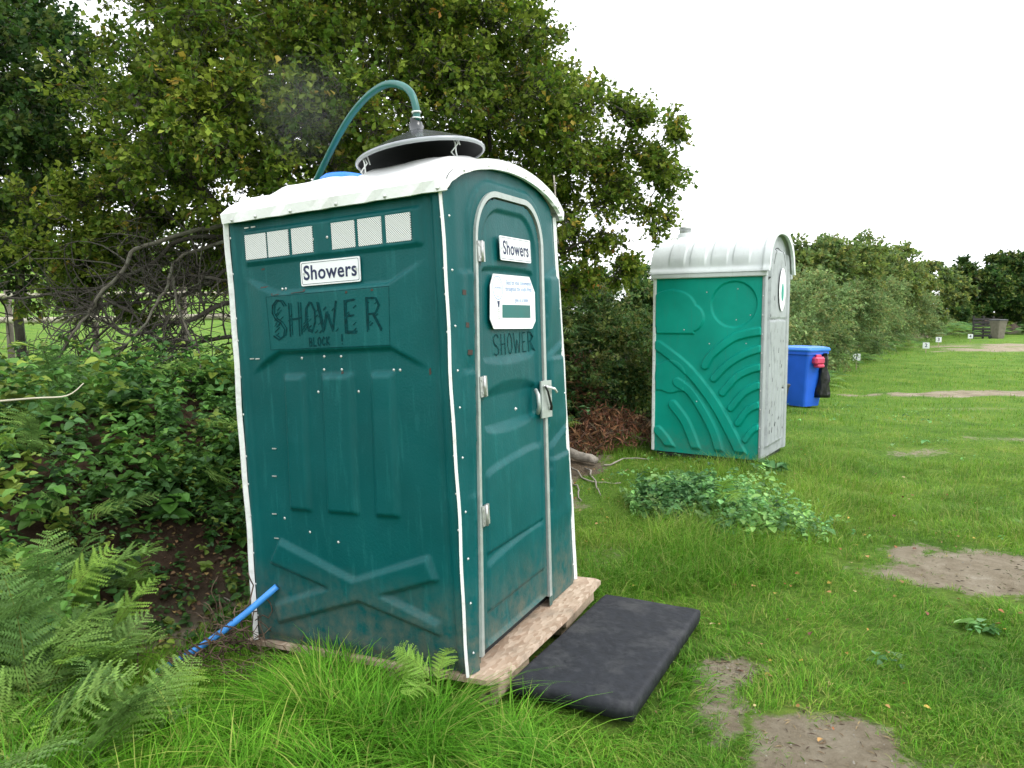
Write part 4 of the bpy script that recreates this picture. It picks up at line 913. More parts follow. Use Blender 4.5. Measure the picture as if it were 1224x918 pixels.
def text_mesh(body, size, thick=0.0, spacing=1.0):
    c = bpy.data.curves.new('lettering', 'FONT'); c.body = body; c.size = size; c.align_x = 'CENTER'; c.align_y = 'CENTER'; c.offset = thick; c.space_character = spacing; c.resolution_u = 3
    o = bpy.data.objects.new('lettering', c); COL.objects.link(o); dg = bpy.context.evaluated_depsgraph_get(); me = o.evaluated_get(dg).to_mesh()
    V = [tuple(v.co) for v in me.vertices]; F_ = [tuple(p.vertices) for p in me.polygons]; o.evaluated_get(dg).to_mesh_clear(); bpy.data.objects.remove(o); bpy.data.curves.remove(c)
    return V, F_
def rrect(w, h, r, n=4):
    P = []
    for cx, cy, a0 in ((w/2-r, h/2-r, 0), (-w/2+r, h/2-r, 90), (-w/2+r, -h/2+r, 180), (w/2-r, -h/2+r, 270)):
        for k in range(n+1): a = math.radians(a0+90*k/n); P.append((cx+r*math.cos(a), cy+r*math.sin(a)))
    return P
def showers_sign(w, h, fn, parent, label, tilt=0, ts=.085):
    """fn(a, b, t): a to the right, b up, t out of the wall"""
    mb = MB(); rot = lambda a, b: (a*math.cos(tilt)-b*math.sin(tilt), a*math.sin(tilt)+b*math.cos(tilt)); g = lambda a, b, t: fn(*rot(a, b), t)
    mb.prism(rrect(w, h, .008), g, .002, .006, 0)
    P, Q = rrect(w-.012, h-.012, .007), rrect(w-.016, h-.016, .006); n = len(P)
    mb.add([g(a, b, .0068) for a, b in P]+[g(a, b, .0068) for a, b in Q], [(k, (k+1) % n, n+(k+1) % n, n+k) for k in range(n)], 1)
    V, F_ = text_mesh('Showers', ts, .0016, 1.05); mb.add([g(x*.92, y, .0072) for x, y, z in V], F_, 1)
    for s in (-1, 1):
        c = (s*(w/2-.019), -.0); mb.add([g(c[0]+.006*math.cos(k*PI/4), c[1]+.006*math.sin(k*PI/4), .009) for k in range(8)], [tuple(range(8))], 2)
    o = mb.build('sign', [M['sign'], M['navy'], M['bolt']], parent); o['label'] = label; return o
SF = lambda v0, z0: (lambda a, b, t: side_pt(v0-a, z0+b, t+float(side_h(np.array(v0), np.array(z0)))+.004))
showers_sign(.315, .103, SF(.560, 1.658), cabin, 'white sign reading Showers below the vents', tilt=-.008)
DF = lambda x0, z0: (lambda a, b, t: fp(x0+a+SH*b*0, z0+b, t+.026))
showers_sign(.335, .106, DF(.600, 1.728), door, 'white sign reading Showers at the top of the door')
# hire notice on the door
mb = MB(); g = (lambda a, b, t: fp(.58+a, 1.49+b, t+.0125))
mb.prism([(-.235, .075), (-.20, .125), (.19, .122), (.262, .03), (.245, -.08), (.19, -.123), (-.225, -.112), (-.255, -.07)], g, .001, .004, 0)
mb.add([g(a, b, .0046) for a, b in ((-.135, -.066), (.175, -.072), (.18, -.012), (-.128, -.008))], [(0, 1, 2, 3)], 1)
for body, sz, a, b in (('Sited for your convenience', .031, .065, .090), ('throughout the South-West', .031, .06, .062), ('give us a tinkle', .030, .085, .012)):
    V, F_ = text_mesh(body, sz); mb.add([g(x*.84+a, y+b, .0048) for x, y, z in V], F_, 2)
n = 20; C0 = (-.165, .065)
for r0, r1 in ((.052, .049), (.040, .038)):
    mb.add([g(C0[0]+r0*math.cos(2*PI*k/n), C0[1]+r0*math.sin(2*PI*k/n), .0047) for k in range(n)]+[g(C0[0]+r1*math.cos(2*PI*k/n), C0[1]+r1*math.sin(2*PI*k/n), .0047) for k in range(n)], [(k, (k+1) % n, n+(k+1) % n, n+k) for k in range(n)], 2)
V, F_ = text_mesh('SHOWERS', .014); mb.add([g(x+C0[0], y+C0[1], .0048) for x, y, z in V], F_, 2)
mb.add([g(a, b, .0048) for a, b in ((-.178, .008), (-.152, .008), (-.160, -.02), (-.170, -.02))], [(0, 1, 2, 3)], 3)
for k in range(7):
    y0 = -.03-k*.010; mb.add([g(a, b, .0048) for a, b in ((-.178, y0), (-.158+.006*math.sin(k*2), y0), (-.158, y0+.004), (-.18, y0+.003))], [(0, 1, 2, 3)], 4)
tag(mb.build('notice', [M['sign'], M['teal_flat'], M['pblue'], M['navy'], M['steel']], door), 'white eight sided hire notice with a blanked out green box')

# felt pen writing: strokes as thin ribbons just proud of the plastic
def ribbons(strokes, fn, wdt, lift, mb, mi=0):
    for st in strokes:
        P = [np.array(p, float) for p in st]
        for a, b in zip(P[:-1], P[1:]):
            d = b-a; l = np.linalg.norm(d); 
            if l < 1e-5: continue
            s = np.array([-d[1], d[0]])/l*wdt/2*rng.uniform(.8, 1.2); e = d/l*wdt*.35
            mb.add([fn(*(a-e-s), lift), fn(*(b+e-s), lift), fn(*(b+e+s), lift), fn(*(a-e+s), lift)], [(0, 1, 2, 3)], mi)
LET = {'S': [[(.95, .85), (.75, .98), (.45, 1), (.15, .88), (.1, .68), (.3, .52), (.65, .42), (.9, .25), (.8, .08), (.45, 0), (.1, .1)]], 'H': [[(.1, 0), (.12, 1)], [(.85, 0), (.88, 1)], [(.1, .5), (.88, .52)]],
       'O': [[(.5, 1), (.15, .8), (.08, .4), (.3, .05), (.6, 0), (.9, .3), (.92, .7), (.65, .98), (.5, 1)]], 'W': [[(0, 1), (.25, 0), (.48, .65), (.75, 0), (1, 1)]], 'E': [[(.85, 1), (.15, .98), (.12, .02), (.9, 0)], [(.14, .52), (.7, .52)]],
       'R': [[(.12, 0), (.14, 1), (.7, .98), (.88, .75), (.65, .52), (.14, .5)], [(.5, .5), (.95, 0)]], 'B': [[(.12, 0), (.12, 1), (.7, .95), (.75, .6), (.12, .52)], [(.12, .52), (.85, .4), (.8, .05), (.12, 0)]],
       'L': [[(.12, 1), (.12, 0), (.85, 0)]], 'C': [[(.9, .85), (.5, 1), (.12, .6), (.2, .15), (.6, 0), (.92, .2)]], 'K': [[(.12, 0), (.12, 1)], [(.85, 1), (.14, .5), (.9, 0)]], '!': [[(.5, 1), (.48, .35)], [(.45, .05), (.52, .02)]]}
def write(letters, fn, mb, wd):
    for ch, a0, a1, b0, b1 in letters:
        for st in LET[ch]: ribbons([[(a0+(a1-a0)*x, b0+(b1-b0)*y) for x, y in st]], fn, wd, 0, mb)
sf = lambda a, b, t: side_pt(1.131-a, b, float(side_h(np.array(1.131-a), np.array(b)))+.0016+t)
mb = MB()
q = lambda v: 1.131-v
for off_ in ((0, 0, .0080), (.013, .006, .0055)):      # double outline and hatching make the hollow hand-drawn letters
    dx, dz, wd = off_
    write([('S', q(.889)+dx, q(.808)+dx, 1.385+dz, 1.556), ('H', q(.792)+dx, q(.722)+dx, 1.398+dz, 1.538), ('O', q(.700)+dx*.6, q(.640)+dx*.2, 1.41+dz, 1.536), ('W', q(.628)+dx*.7, q(.528)+dx*.3, 1.41+dz, 1.532), ('E', q(.493)+dx*.7, q(.424)+dx*.4, 1.396+dz, 1.532), ('R', q(.383)+dx*.5, q(.302)+dx*.3, 1.40+dz, 1.534)], sf, mb, wd)
for k in range(60):      # pen hatching
    a = q(rng.choice([.875, .85, .79, .72, .70, .645, .60, .555, .485, .45, .375, .34]))+rng.uniform(-.004, .022); b = rng.uniform(1.40, 1.52); ribbons([[(a, b), (a+.014, b+.010)]], sf, .004, 0, mb)
write([(c, q(.683)+.0235*i, q(.683)+.0235*i+.018, 1.350+.002*i*.3, 1.385) for i, c in enumerate('BLOCK')]+[('!', q(.512), q(.508)+.01, 1.352, 1.392)], sf, mb, .0065)
for a, b in (((q(.912), 1.575), (q(.257), 1.574)), ((q(.257), 1.574), (q(.268), 1.338)), ((q(.268), 1.338), (q(.905), 1.343)), ((q(.905), 1.343), (q(.912), 1.575))): 
    n_ = 12; ribbons([[(a[0]+(b[0]-a[0])*k/n_, a[1]+(b[1]-a[1])*k/n_) for k in range(n_+1)]], sf, .0018, 0, mb)
o = mb.build('lettering', M['marker'], side); o['label'] = 'hand drawn felt pen words SHOWER BLOCK!'
mb = MB(); dfl = lambda a, b, t: fp(a, b, .0155+t)
def dfl(a, b, t): return fp(a, b, float(door_h(np.array(a-SH*b), np.array(b)))+.0045+t)
x = .372
for ch, w_ in zip('SHOWER', (.058, .052, .055, .075, .05, .055)): write([(ch, x, x+w_, 1.262, 1.352)], dfl, mb, .0055); x += w_+.016
o = mb.build('lettering', M['marker'], door); o['label'] = 'hand drawn word SHOWER under the notice'

# vents: six perforated plates
for a, b in ((.145, .263), (.285, .402), (.418, .538), (.640, .755), (.773, .891), (.901, 1.024)):
    mb = MB(); mb.prism([(a, 1.747), (b, 1.747), (b, 1.856), (a, 1.856)], lambda v, z, t: side_pt(v, z, t), .009, .016); mb.build('vent_grille', M['perf'], cabin)
# white corner strips, slightly wavy
def strip(name, pts, w, t, ax, parent=cabin, m='white'):
    """flat strip through pts; ax = direction of its width"""
    mb = MB(); ax = Vector(ax).normalized(); n = len(pts); vs = []
    for i, p in enumerate(pts):
        p = Vector(p); tn = (Vector(pts[min(i+1, n-1)])-Vector(pts[max(i-1, 0)])).normalized(); out = tn.cross(ax).normalized(); wob = Vector((0, 0, 0))
        for s, g in ((-1, 0), (1, 0), (1, 1), (-1, 1)): vs.append(p + ax*s*w/2 + out*(t*g))
    F_ = [(i*4+k, i*4+(k+1) % 4, i*4+4+(k+1) % 4, i*4+4+k) for i in range(n-1) for k in range(4)] + [(3, 2, 1, 0), (4*n-4, 4*n-3, 4*n-2, 4*n-1)]
    mb.add(vs, F_); return mb.build(name, M[m], parent)
N_ = 30; zz = [H*k/N_ for k in range(N_+1)]
wv = lambda z, s: .0022*math.sin(z*7+s)+.0012*math.sin(z*17+s*2)
for sx, sy, s in ((-1, -1, 0), (-1, 1, 1), (1, -1, 2), (1, 1, 3)):
    strip('corner_strip', [(sx*(W/2-TW*z/H+.010+wv(z, s)*.5), sy*(D/2+.006)+wv(z, s), z) for z in zz], .021, .012 if sy < 0 else -.014, (1, -.55*sx*sy*-1, 0) if sy < 0 else (1, .6*sx, 0))
# bolts
mb = MB()
def boltx(v, z, r=.0065, h=None): 
    c = side_pt(v, z, (float(side_h(np.array(v), np.array(z))) if h is None else h)); mb.add([(c[0]-.001, c[1]+r*math.cos(k*PI/3), c[2]+r*math.sin(k*PI/3)) for k in range(6)]+[(c[0]-r*.7, c[1], c[2])], [(k, (k+1) % 6, 6) for k in range(6)])
for v, z in [(.624, 1.303), (.534, 1.3), (.629, 1.247), (.534, 1.245), (.272, 1.236), (.241, 1.235), (.669, 1.152), (.454, 1.151), (.915, .584), (.771, .531), (.615, .498), (.749, 1.3), (.64, 1.80), (.56, 1.80), (.835, 1.605), (.815, 1.605)]: boltx(v, z)
for z in np.arange(.12, 1.9, .155): boltx(.012, z+rng.normal(0, .02), .006); boltx(D-.016, z+rng.normal(0, .02), .006)
for z in np.arange(.1, 1.9, .19):
    for xx_ in (.015, W-.018):
        c = fp(xx_, z+rng.normal(0, .02), .016); mb.add([(c[0]+.006*math.cos(k*PI/3), c[1], c[2]+.006*math.sin(k*PI/3)) for k in range(6)]+[(c[0], c[1]-.006, c[2])], [(k, (k+1) % 6, 6) for k in range(6)])
for xx_, z in ((W-.05, .05), (W-.07, .11), (.5, 1.014)):
    c = fp(xx_, z, .03); mb.add([(c[0]+.009*math.cos(k*PI/3), c[1], c[2]+.009*math.sin(k*PI/3)) for k in range(6)]+[(c[0], c[1]-.009, c[2])], [(k, (k+1) % 6, 6) for k in range(6)])
for v, z in [(.945, .9), (.957, .774), (.973, .6), (.971, .488), (1.04, 1.307), (.997, 1.306), (1.02, 1.89), (.98, 1.89)]:      # white cable-tie ends
    c = side_pt(v, z, float(side_h(np.array(v), np.array(z)))+.003); mb.box(c, (.004, .024, .005))
mb.build('bolt', M['bolt'], cabin)['kind'] = 'stuff'
mb = MB()
for v, z, w_, h_ in ((.86, 1.585, .045, .012), (.735, 1.588, .085, .014), (.93, 1.62, .03, .008), (.94, 1.70, .02, .008), (.531, 1.232, .012, .012), (.47, 1.565, .012, .01), (.34, 1.565, .012, .01), (.10, 1.225, .01, .03)):
    mb.prism([(v-w_/2, z-h_/2*.6), (v+w_/2*.8, z-h_/2), (v+w_/2, z+h_/2*.5), (v+w_*.1, z+h_/2*.9), (v-w_/2*.7, z+h_/2)], lambda a, b, t: side_pt(a, b, t+float(side_h(np.array(a), np.array(b)))), .0005, .0015)
for x_, z in ((.09, 1.53), (.10, 1.40), (.105, 1.29)): mb.prism([(x_-.012, z-.008), (x_+.012, z-.01), (x_+.014, z+.01), (x_-.01, z+.012)], lambda a, b, t: fp(a, b, t+float(front_h(np.array(a), np.array(b)))), .001, .002)
mb.build('rust_marks', M['rust'], cabin)['kind'] = 'stuff'
# hinges, latch, handle on the door
for zc in (1.70, 1.145, .618):
    mb = MB(); xh = .093+SH*zc
    mb.prism([(xh-.03, zc-.042), (xh-.002, zc-.042), (xh-.002, zc+.042), (xh-.03, zc+.042)], fp, .036, .040); mb.prism([(xh+.002, zc-.042), (xh+.03, zc-.042), (xh+.03, zc+.042), (xh+.002, zc+.042)], fp, .030, .040)
    mb.tube([fp(xh, zc-.044, .042), fp(xh, zc+.044, .042)], .0065, 8)
    for s in (-1, 1):
        for g in (-1, 1): c = fp(xh+s*.018, zc+g*.025, .041); mb.box(c, (.010, .004, .010))
    mb.build('hinge', M['steel'], door)
mb = MB(); mb.prism([(.777, 1.114), (.765, .935), (.892, .929), (.906, 1.108)], fp, .036, .044); mb.build('latch_plate', M['alu'], door)
mb = MB(); mb.tube([fp(.798, 1.088, .055), fp(.82, 1.06, .058), fp(.855, .985, .058), fp(.862, .965, .052)], [.006, .005, .007, .007], 6); mb.tube([fp(.798, 1.088, .050), fp(.90, 1.065, .062), fp(.925, 1.045, .062)], .006, 6, 1); mb.build('latch_bolt', [M['bag'], M['white']], door)
mb = MB(); mb.tube([fp(.735, 1.075, .03), fp(.705, 1.055, .055), fp(.70, 1.00, .06), fp(.72, .965, .04)], .010, 8); mb.build('handle', M['alu'], door)

# roof: arched across, humps along, rim that overhangs
def roof_pt(x, v):
    """x across 0..1, v along 0 (front) .. 1 (back)"""
    e = .002; X = -W/2-e + (W+2*e)*x; Y = -D/2-.040 + (D+.030)*v; s = np.sqrt(np.clip(1-(2*x-1)**2, 0, 1))
    z = H+.026 + .150*s**1.4
    inner = sstep(0, .08, np.minimum(x, 1-x))*sstep(.0, .05, v)*sstep(1, .95, v)
    hump = .038*sstep(.06, .13, v)*sstep(.52, .44, v)*sstep(.08, .25, x)*sstep(.92, .75, x) + .035*sstep(.56, .62, v)*sstep(.93, .84, v)*sstep(.07, .2, x)*sstep(.93, .8, x)
    lump = .035*(fbm(x*2.2, v*2.6, 4, 1.6)-.5) + .02*(fbm(x, v, 9, 6)-.5)
    return X, Y, z + inner*(hump+lump) - .015*sstep(.6, 1, v)*inner
def rf(a, b): X, Y, z = roof_pt(a, b); return X, Y, z
roof = panel('roof', .5-.5*np.cos(PI*np.linspace(0, 1, 91)), np.linspace(0, 1, 91), rf, M['white_roof'], cabin)
# drip rim hanging down round the roof
mb = MB(); per = [(x_, 0.) for x_ in np.linspace(0, 1, 40)**1.0] + [(1., v_) for v_ in np.linspace(.04, 1, 20)] + [(x_, 1.) for x_ in np.linspace(.97, 0, 30)] + [(0., v_) for v_ in np.linspace(.96, .04, 20)]
n = len(per); top, bot = [], []
for k, (a, b) in enumerate(per):
    X, Y, z = [float(q_) for q_ in roof_pt(np.array(a), np.array(b))]
    if b == 0.: a2 = .5-.5*math.cos(PI*a); X, Y, z = [float(q_) for q_ in roof_pt(np.array(a2), np.array(0.))]
    j = .003*math.sin(k*1.7)+.002*math.sin(k*3.1); ox = -1 if a == 0. and b > 0 else (1 if a == 1. else 0); oy = -1 if b == 0 else (1 if b == 1 else 0)
    top.append((X+ox*.009, Y+oy*.008, z+.002)); bot.append((X+ox*.006+j, Y+oy*.004+j, z-.041+j*.5))
inn = [(x_*.975, y_*.975, z_) for x_, y_, z_ in bot]; led = [(x_*.955, y_*.955, z_-.004) for x_, y_, z_ in top]
mb.add(top+bot, [(n+k, n+(k+1) % n, (k+1) % n, k) for k in range(n)]); mb.add(bot+inn, [(k, (k+1) % n, n+(k+1) % n, n+k) for k in range(n)]); mb.add(top+led, [(k, (k+1) % n, n+(k+1) % n, n+k) for k in range(n)])
for v_ in (.03, .24, .45, .66, .83, .95):
    X, Y, z = [float(q_) for q_ in roof_pt(np.array(0.), np.array(v_))]; mb.add([(X-.008, Y+.009*math.cos(k*PI/3), z-.03+.009*math.sin(k*PI/3)) for k in range(6)]+[(X-.015, Y, z-.03)], [(k, (k+1) % 6, 6) for k in range(6)], 1)
for x_ in (.12, .3, .45, .62, .8, .95):
    X, Y, z = [float(q_) for q_ in roof_pt(np.array(x_), np.array(0.))]; mb.add([(X+.007*math.cos(k*PI/3), Y-.006, z-.028+.007*math.sin(k*PI/3)) for k in range(6)]+[(X, Y-.012, z-.028)], [(k, (k+1) % 6, 6) for k in range(6)], 1)
mb.build('roof_rim', [M['white_roof'], M['bolt']], cabin)
mb = MB(); mb.box((0, 0, .012), (W-.06, D-.06, .024)); mb.build('floor_tray', M['dark'], cabin)

# cone shaped lid over the roof vent, hose from its neck
def roof_local(px, py, Yc):  return CM.inverted() @ Vector(at(px, py, Yc))
CI = CM.inverted()
cen = Vector(at(502, 186, 3.42)); apex_d = (Vector(at(497, 151, 3.40))-cen).normalized()
zax = Vector((-.06, .03, 1)).normalized(); xax = Vector((1, 0, 0)); xax = (xax - zax*xax.dot(zax)).normalized(); yax = zax.cross(xax)
cen = Vector(at(503, 188, 3.42)); LM = Matrix.Translation(cen) @ Matrix((xax, yax, zax)).transposed().to_4x4() @ Matrix.Rotation(-.09, 4, 'Y')
lid = empty('vent_cowl', mw=LM); tag(lid, 'smoked grey cone lid tied over the white roof of the shower cabin', 'vent cowl')
mb = MB(); mb.lathe([(.030, .150), (.034, .118), (.06, .105), (.17, .062), (.262, .020), (.275, .014)], 40); mb.lathe([(.281, -.002), (.262, .008), (.16, .050), (.03, .095)], 40, 1); mb.build('cone', [M['smoke_lid'], M['dark']], lid)  # underside near-black: shade under the cone put into its colour
mb = MB(); mb.lathe([(.276, .012), (.284, .010), (.290, .004), (.290, -.004), (.286, -.009), (.280, -.009), (.278, -.002)], 48); mb.build('rim', mat('grey_rim', (.30, .32, .34), .22, var=.1), lid)
mb = MB(); mb.lathe([(.023, .11), (.028, .122), (.028, .138), (.022, .148), (.022, .170), (.019, .175)], 16); mb.build('neck', M['bin_dark'], lid)
for px, py in ((433, 196), (541, 172)):
    p = Vector(at(px, py, 3.28)); mb = MB()
    for k in range(2): mb.tube([p+Vector((.006*k, 0, .03)), p+Vector((.012+.012*k, -.012, .0)), p+Vector((.014-.02*k, -.006, -.035)), p+Vector((.02, .02, -.06))], .0035, 5)
    for g in range(1): mb.tube([p+Vector((0, 0, .03)), p+Vector((.02, .02, .034)), p+Vector((.03, .02, 0))], .003, 5)
    o = mb.build('cable_tie', M['tie']); tag(o, 'white cable tie at the ' + ('left' if px < 500 else 'right') + ' edge of the smoked cone lid', 'cable tie', 'cable ties holding the cone lid')
hp = [at(498, 144, 3.42), at(497, 128, 3.42), at(491, 111, 3.44), at(479, 102, 3.5), at(462, 101, 3.58), at(443, 112, 3.68), at(424, 132, 3.8), at(407, 158, 3.92), at(393, 185, 4.05), at(380, 212, 4.15), at(372, 235, 4.22), at(366, 300, 4.25), at(364, 380, 4.25)]
hp = smooth_pts(hp, 5); mb = MB(); mb.tube(hp, .0165, 12)
for i in (1, 3): mb.tube([Vector(hp[i]), Vector(hp[i])*.5+Vector(hp[i+1])*.5], .0215, 12, 1)
o = mb.build('hose', [M['hose'], M['tie']]); tag(o, 'dark green hose arching up from the cone lid and down behind the roof', 'hose')
mb = MB(); c = Vector(at(412, 214, 3.95)); Mx = Matrix.Translation(c); mb.lathe([(.001, .030), (.05, .028), (.10, .018), (.125, .0), (.13, -.03), (.13, -.09)], 28, 0, Mx); o = mb.build('drum_lid', M['lid_blue']); tag(o, 'light blue round drum lid peeping over the white roof', 'drum lid')
# torn black sheet at the back of the roof
mb = MB(); P = []
for k in range(12):
    px = 285+k*5.2; p = at(px, 245-(px-285)*.19+2*math.sin(k*1.9), 3.98); P += [p, p+np.array([.02, -.05, -.025]), p+np.array([.0, .05, -.05])]
mb.add(P, [(3*k, 3*k+3, 3*k+4, 3*k+1) for k in range(11)]+[(3*k, 3*k+2, 3*k+5, 3*k+3) for k in range(11)]); o = mb.build('black_sheet', M['bag']); tag(o, 'scrap of torn black sheet along the back edge of the white roof', 'plastic sheet')

# ------------------------------------------------------------------ platform the cabin stands on
plat = empty('timber_platform', mw=CM @ Matrix.Translation((0, 0, -.004)))
tag(plat, 'low platform of chipboard on short timbers under the shower cabin', 'platform')
mb = MB(); y0 = -D/2-.135; poly = [(-W/2+.03, y0+.005), (-W/2-.012, y0+.05), (-W/2-.02, D/2+.05), (W/2+.06, D/2+.05), (W/2+.065, y0+.04), (W/2+.04, y0), (.1, y0-.012)]
mb.prism(poly, lambda a, b, t: (a, b, t), -.022, 0); mb.build('board', M['osb'], plat)
for x0, x1 in ((-.545, -.255), (.18, .57)):
    mb = MB(); mb.box(((x0+x1)/2, y0+.045, -.058), (x1-x0, .045, .070), bev=.004); mb.build('timber', M['wood'], plat)
for x0, x1 in ((-.52, -.30), (.20, .52)):
    mb = MB(); mb.box(((x0+x1)/2, y0+.10, -.125), (x1-x0, .07, .04), M=Matrix.Rotation(.03, 3, 'Z'), bev=.004); mb.build('timber', M['wood'], plat)
for yy_ in (-.2, .3):
    mb = MB(); mb.box((0, yy_, -.08), (W, .09, .11), bev=.005); mb.build('timber', M['wood'], plat)

# ------------------------------------------------------------------ black mat
def build_mat():
    cs = [gnd(611, 810, .135), gnd(756, 843, .125), gnd(837, 728, .115), gnd(723, 709, .125)]
    A, B = np.meshgrid(np.linspace(0, 1, 60), np.linspace(0, 1, 90), indexing='ij')
    P = (cs[0][None, None]*((1-A)*(1-B))[..., None] + cs[1]*(A*(1-B))[..., None] + cs[2]*(A*B)[..., None] + cs[3]*((1-A)*B)[..., None])
    e = np.minimum(np.minimum(A, 1-A)*.5, np.minimum(B, 1-B)*1.05); drop = -.009*np.clip(1-e/.014, 0, 1)**2
    P[..., 2] += drop + .010*(fbm(A*1.0, B*2, 0, 2.2)-.5) + .004*(fbm(A, B*2, 5, 9)-.5)
    na, nb = A.shape; V = P.reshape(-1, 3).tolist(); mb = MB()
    ring = [(i, 0) for i in range(na)] + [(na-1, j) for j in range(1, nb)] + [(i, nb-1) for i in range(na-2, -1, -1)] + [(0, j) for j in range(nb-2, 0, -1)]
    c0 = P.reshape(-1, 3).mean(0); b = len(V); n = len(ring); idx = [i*nb+j for i, j in ring]
    low = []
    for k_, (k, dz, s) in enumerate([(q_, -.020, 1.008) for q_ in idx] + [(q_, -.060, .99) for q_ in idx]):
        p = np.array(V[k]); d = p-c0; p2 = c0+d*np.array([s, s, 1]); p2[2] = p[2]+dz; low.append(p2.tolist())
    F_ = [(i*nb+j, (i+1)*nb+j, (i+1)*nb+j+1, i*nb+j+1) for i in range(na-1) for j in range(nb-1)]
    for k in range(n): k2 = (k+1) % n; F_ += [(idx[k2], idx[k], b+k, b+k2), (b+k2, b+k, b+n+k, b+n+k2)]
    F_.append(tuple(b+n+k for k in range(n-1, -1, -1)))
    mb.add(V+low, F_, 0, True); o = mb.build('doormat', M['mat_rubber']); tag(o, 'thick black padded mat lying in the grass before the shower door', 'mat')
build_mat()

def on_g(px, py, z=0):
    p = gnd(px, py, z); 
    for _ in range(12): p = gnd(px, py, float(zg(p[0], p[1]))+z)
    return p
# ------------------------------------------------------------------ blue pipe with dead roots round it
p0 = Vector(side_pt(.985, .265, .01)); p0 = CM @ p0; p1 = Vector(on_g(183, 806, .03)); hose_pts = [p0 + (p1-p0)*t + Vector((0, 0, -.03*math.sin(PI*t))) for t in np.linspace(0, 1, 12)]
mb = MB(); mb.tube(hose_pts, .0148, 14); o = mb.build('water_pipe', M['blue_pipe']); tag(o, 'light blue water pipe slanting from the cabin side down into the roots', 'pipe')
mb = MB()
for q_ in range(150):
    t = rng.uniform(.3, .98); c = np.array(p0+(p1-p0)*t) + np.array([rng.normal(.05, .06), rng.normal(0, .07), rng.normal(-.04, .04)])
    if q_ > 85: c = np.array([rng.uniform(-1.35, -.95), rng.uniform(3.05, 3.5), 0]); c[2] = float(zg(c[0], c[1]))+abs(rng.normal(0, .05))
    P = [c]; d = unit(rng.normal(0, 1, 3)*np.array([1, 1, .5]))
    for k in range(6): d = unit(d+rng.normal(0, .45, 3)); P.append(P[-1]+d*rng.uniform(.02, .05))
    mb.tube(P, [rng.uniform(.0015, .004)]*7, 4)
for q_ in range(7):      # roots wound round the pipe
    t0 = rng.uniform(.42, .75); P = []
    ax_ = (p1-p0).normalized(); u = ax_.orthogonal().normalized(); w = ax_.cross(u)
    for k in range(26):
        t = t0+k*.010; a = k*.75+q_; P.append(hose_pts[0].lerp(hose_pts[-1], min(t, 1)) + Vector((0, 0, -.03*math.sin(PI*min(t, 1)))) + (u*math.cos(a)+w*math.sin(a))*(.022+.004*rng.random()))
    mb.tube(P, .003, 4)
tag(mb.build('root_tangle', M['root']), 'tangle of dead brown roots around the lower half of the blue pipe', 'roots', kind='stuff')

# ------------------------------------------------------------------ sticks, log, stone
def stick(name, P, r, m, label, cat, group=None):
    mb = MB(); R_ = [r*(1-.6*k/(len(P)-1)) for k in range(len(P))]; mb.tube(P, R_, 8); o = mb.build(name, M[m]); return tag(o, label, cat, group)
def wav(P, a=.02, k=4):
    out = []; P = [np.array(p) for p in P]
    for p, q_ in zip(P[:-1], P[1:]):
        for s in range(k): out.append(p+(q_-p)*s/k+rng.normal(0, a, 3)*(1 if s else 0))
    out.append(P[-1]); return out
mb = MB(); P = wav([on_g(676, 541, .07), on_g(690, 545, .07), on_g(713, 551, .06)], .008, 3); mb.tube(P, [.05, .055, .05, .052, .05, .046, .038], 12); tag(mb.build('log', M['deadwood']), 'short pale weathered log lying at the bank foot between the cabins', 'log')
for (a, b, c), lb in (([(678, 556), (705, 575), (742, 577)], 'thin stick slanting away from the pale log'), ([(700, 560), (712, 575), (718, 592)], 'short forked stick below the pale log'), ([(722, 556), (745, 548), (776, 549)], 'pale stick reaching to the foot of the second cabin'), ([(676, 520), (690, 524), (703, 522)], 'short stick above the pale log'), ([(678, 566), (690, 580), (695, 598)], 'dark stick near the right edge of the shower cabin')):
    stick('stick', wav([on_g(*a, .02), on_g(*b, .03), on_g(*c, .02)], .012), .011, 'deadwood', lb, 'stick', 'sticks on the bare earth')
for (a, c), lb in ((((100, 612), (185, 640)), 'pale dead stick lying across the bare earth slope, upper one'), (((185, 685), (275, 718)), 'thin curved stick across the lower bare earth slope'), (((85, 600), (135, 612)), 'short pale stick near the left brambles'), (((180, 612), (245, 640)), 'thin brown stick right on the bare earth slope')):
    stick('stick', wav([on_g(*a, .03), on_g((a[0]+c[0])/2, (a[1]+c[1])/2, .02), on_g(*c, .03)], .008), .008, 'deadwood', lb, 'stick', 'sticks on the bare earth')
def rock(name, c, r, label, cat='stone', m='stone'):
    mb = MB(); n = 10; vs = []; fs = []
    for i in range(7):
        th = PI*i/6
        for k in range(n): a = 2*PI*k/n; q_ = np.array([math.sin(th)*math.cos(a), math.sin(th)*math.sin(a), math.cos(th)])*r*(.75+.5*float(vnoise(math.sin(th)*math.cos(a)*2, math.sin(th)*math.sin(a)*2, math.cos(th)*2+r))); vs.append(np.array(c)+q_)
    fs = [(i*n+k, (i+1)*n+k, (i+1)*n+(k+1) % n, i*n+(k+1) % n) for i in range(6) for k in range(n)]; mb.add(vs, fs, 0, True); return tag(mb.build(name, M[m]), label, cat)
rock('stone', on_g(712, 492, .03), np.array([.09, .07, .11]).max(), 'pale stone half buried in the bank between the cabins')
rock('stone', on_g(700, 470, .02), .07, 'smaller dark stone above the pale stone in the bank')

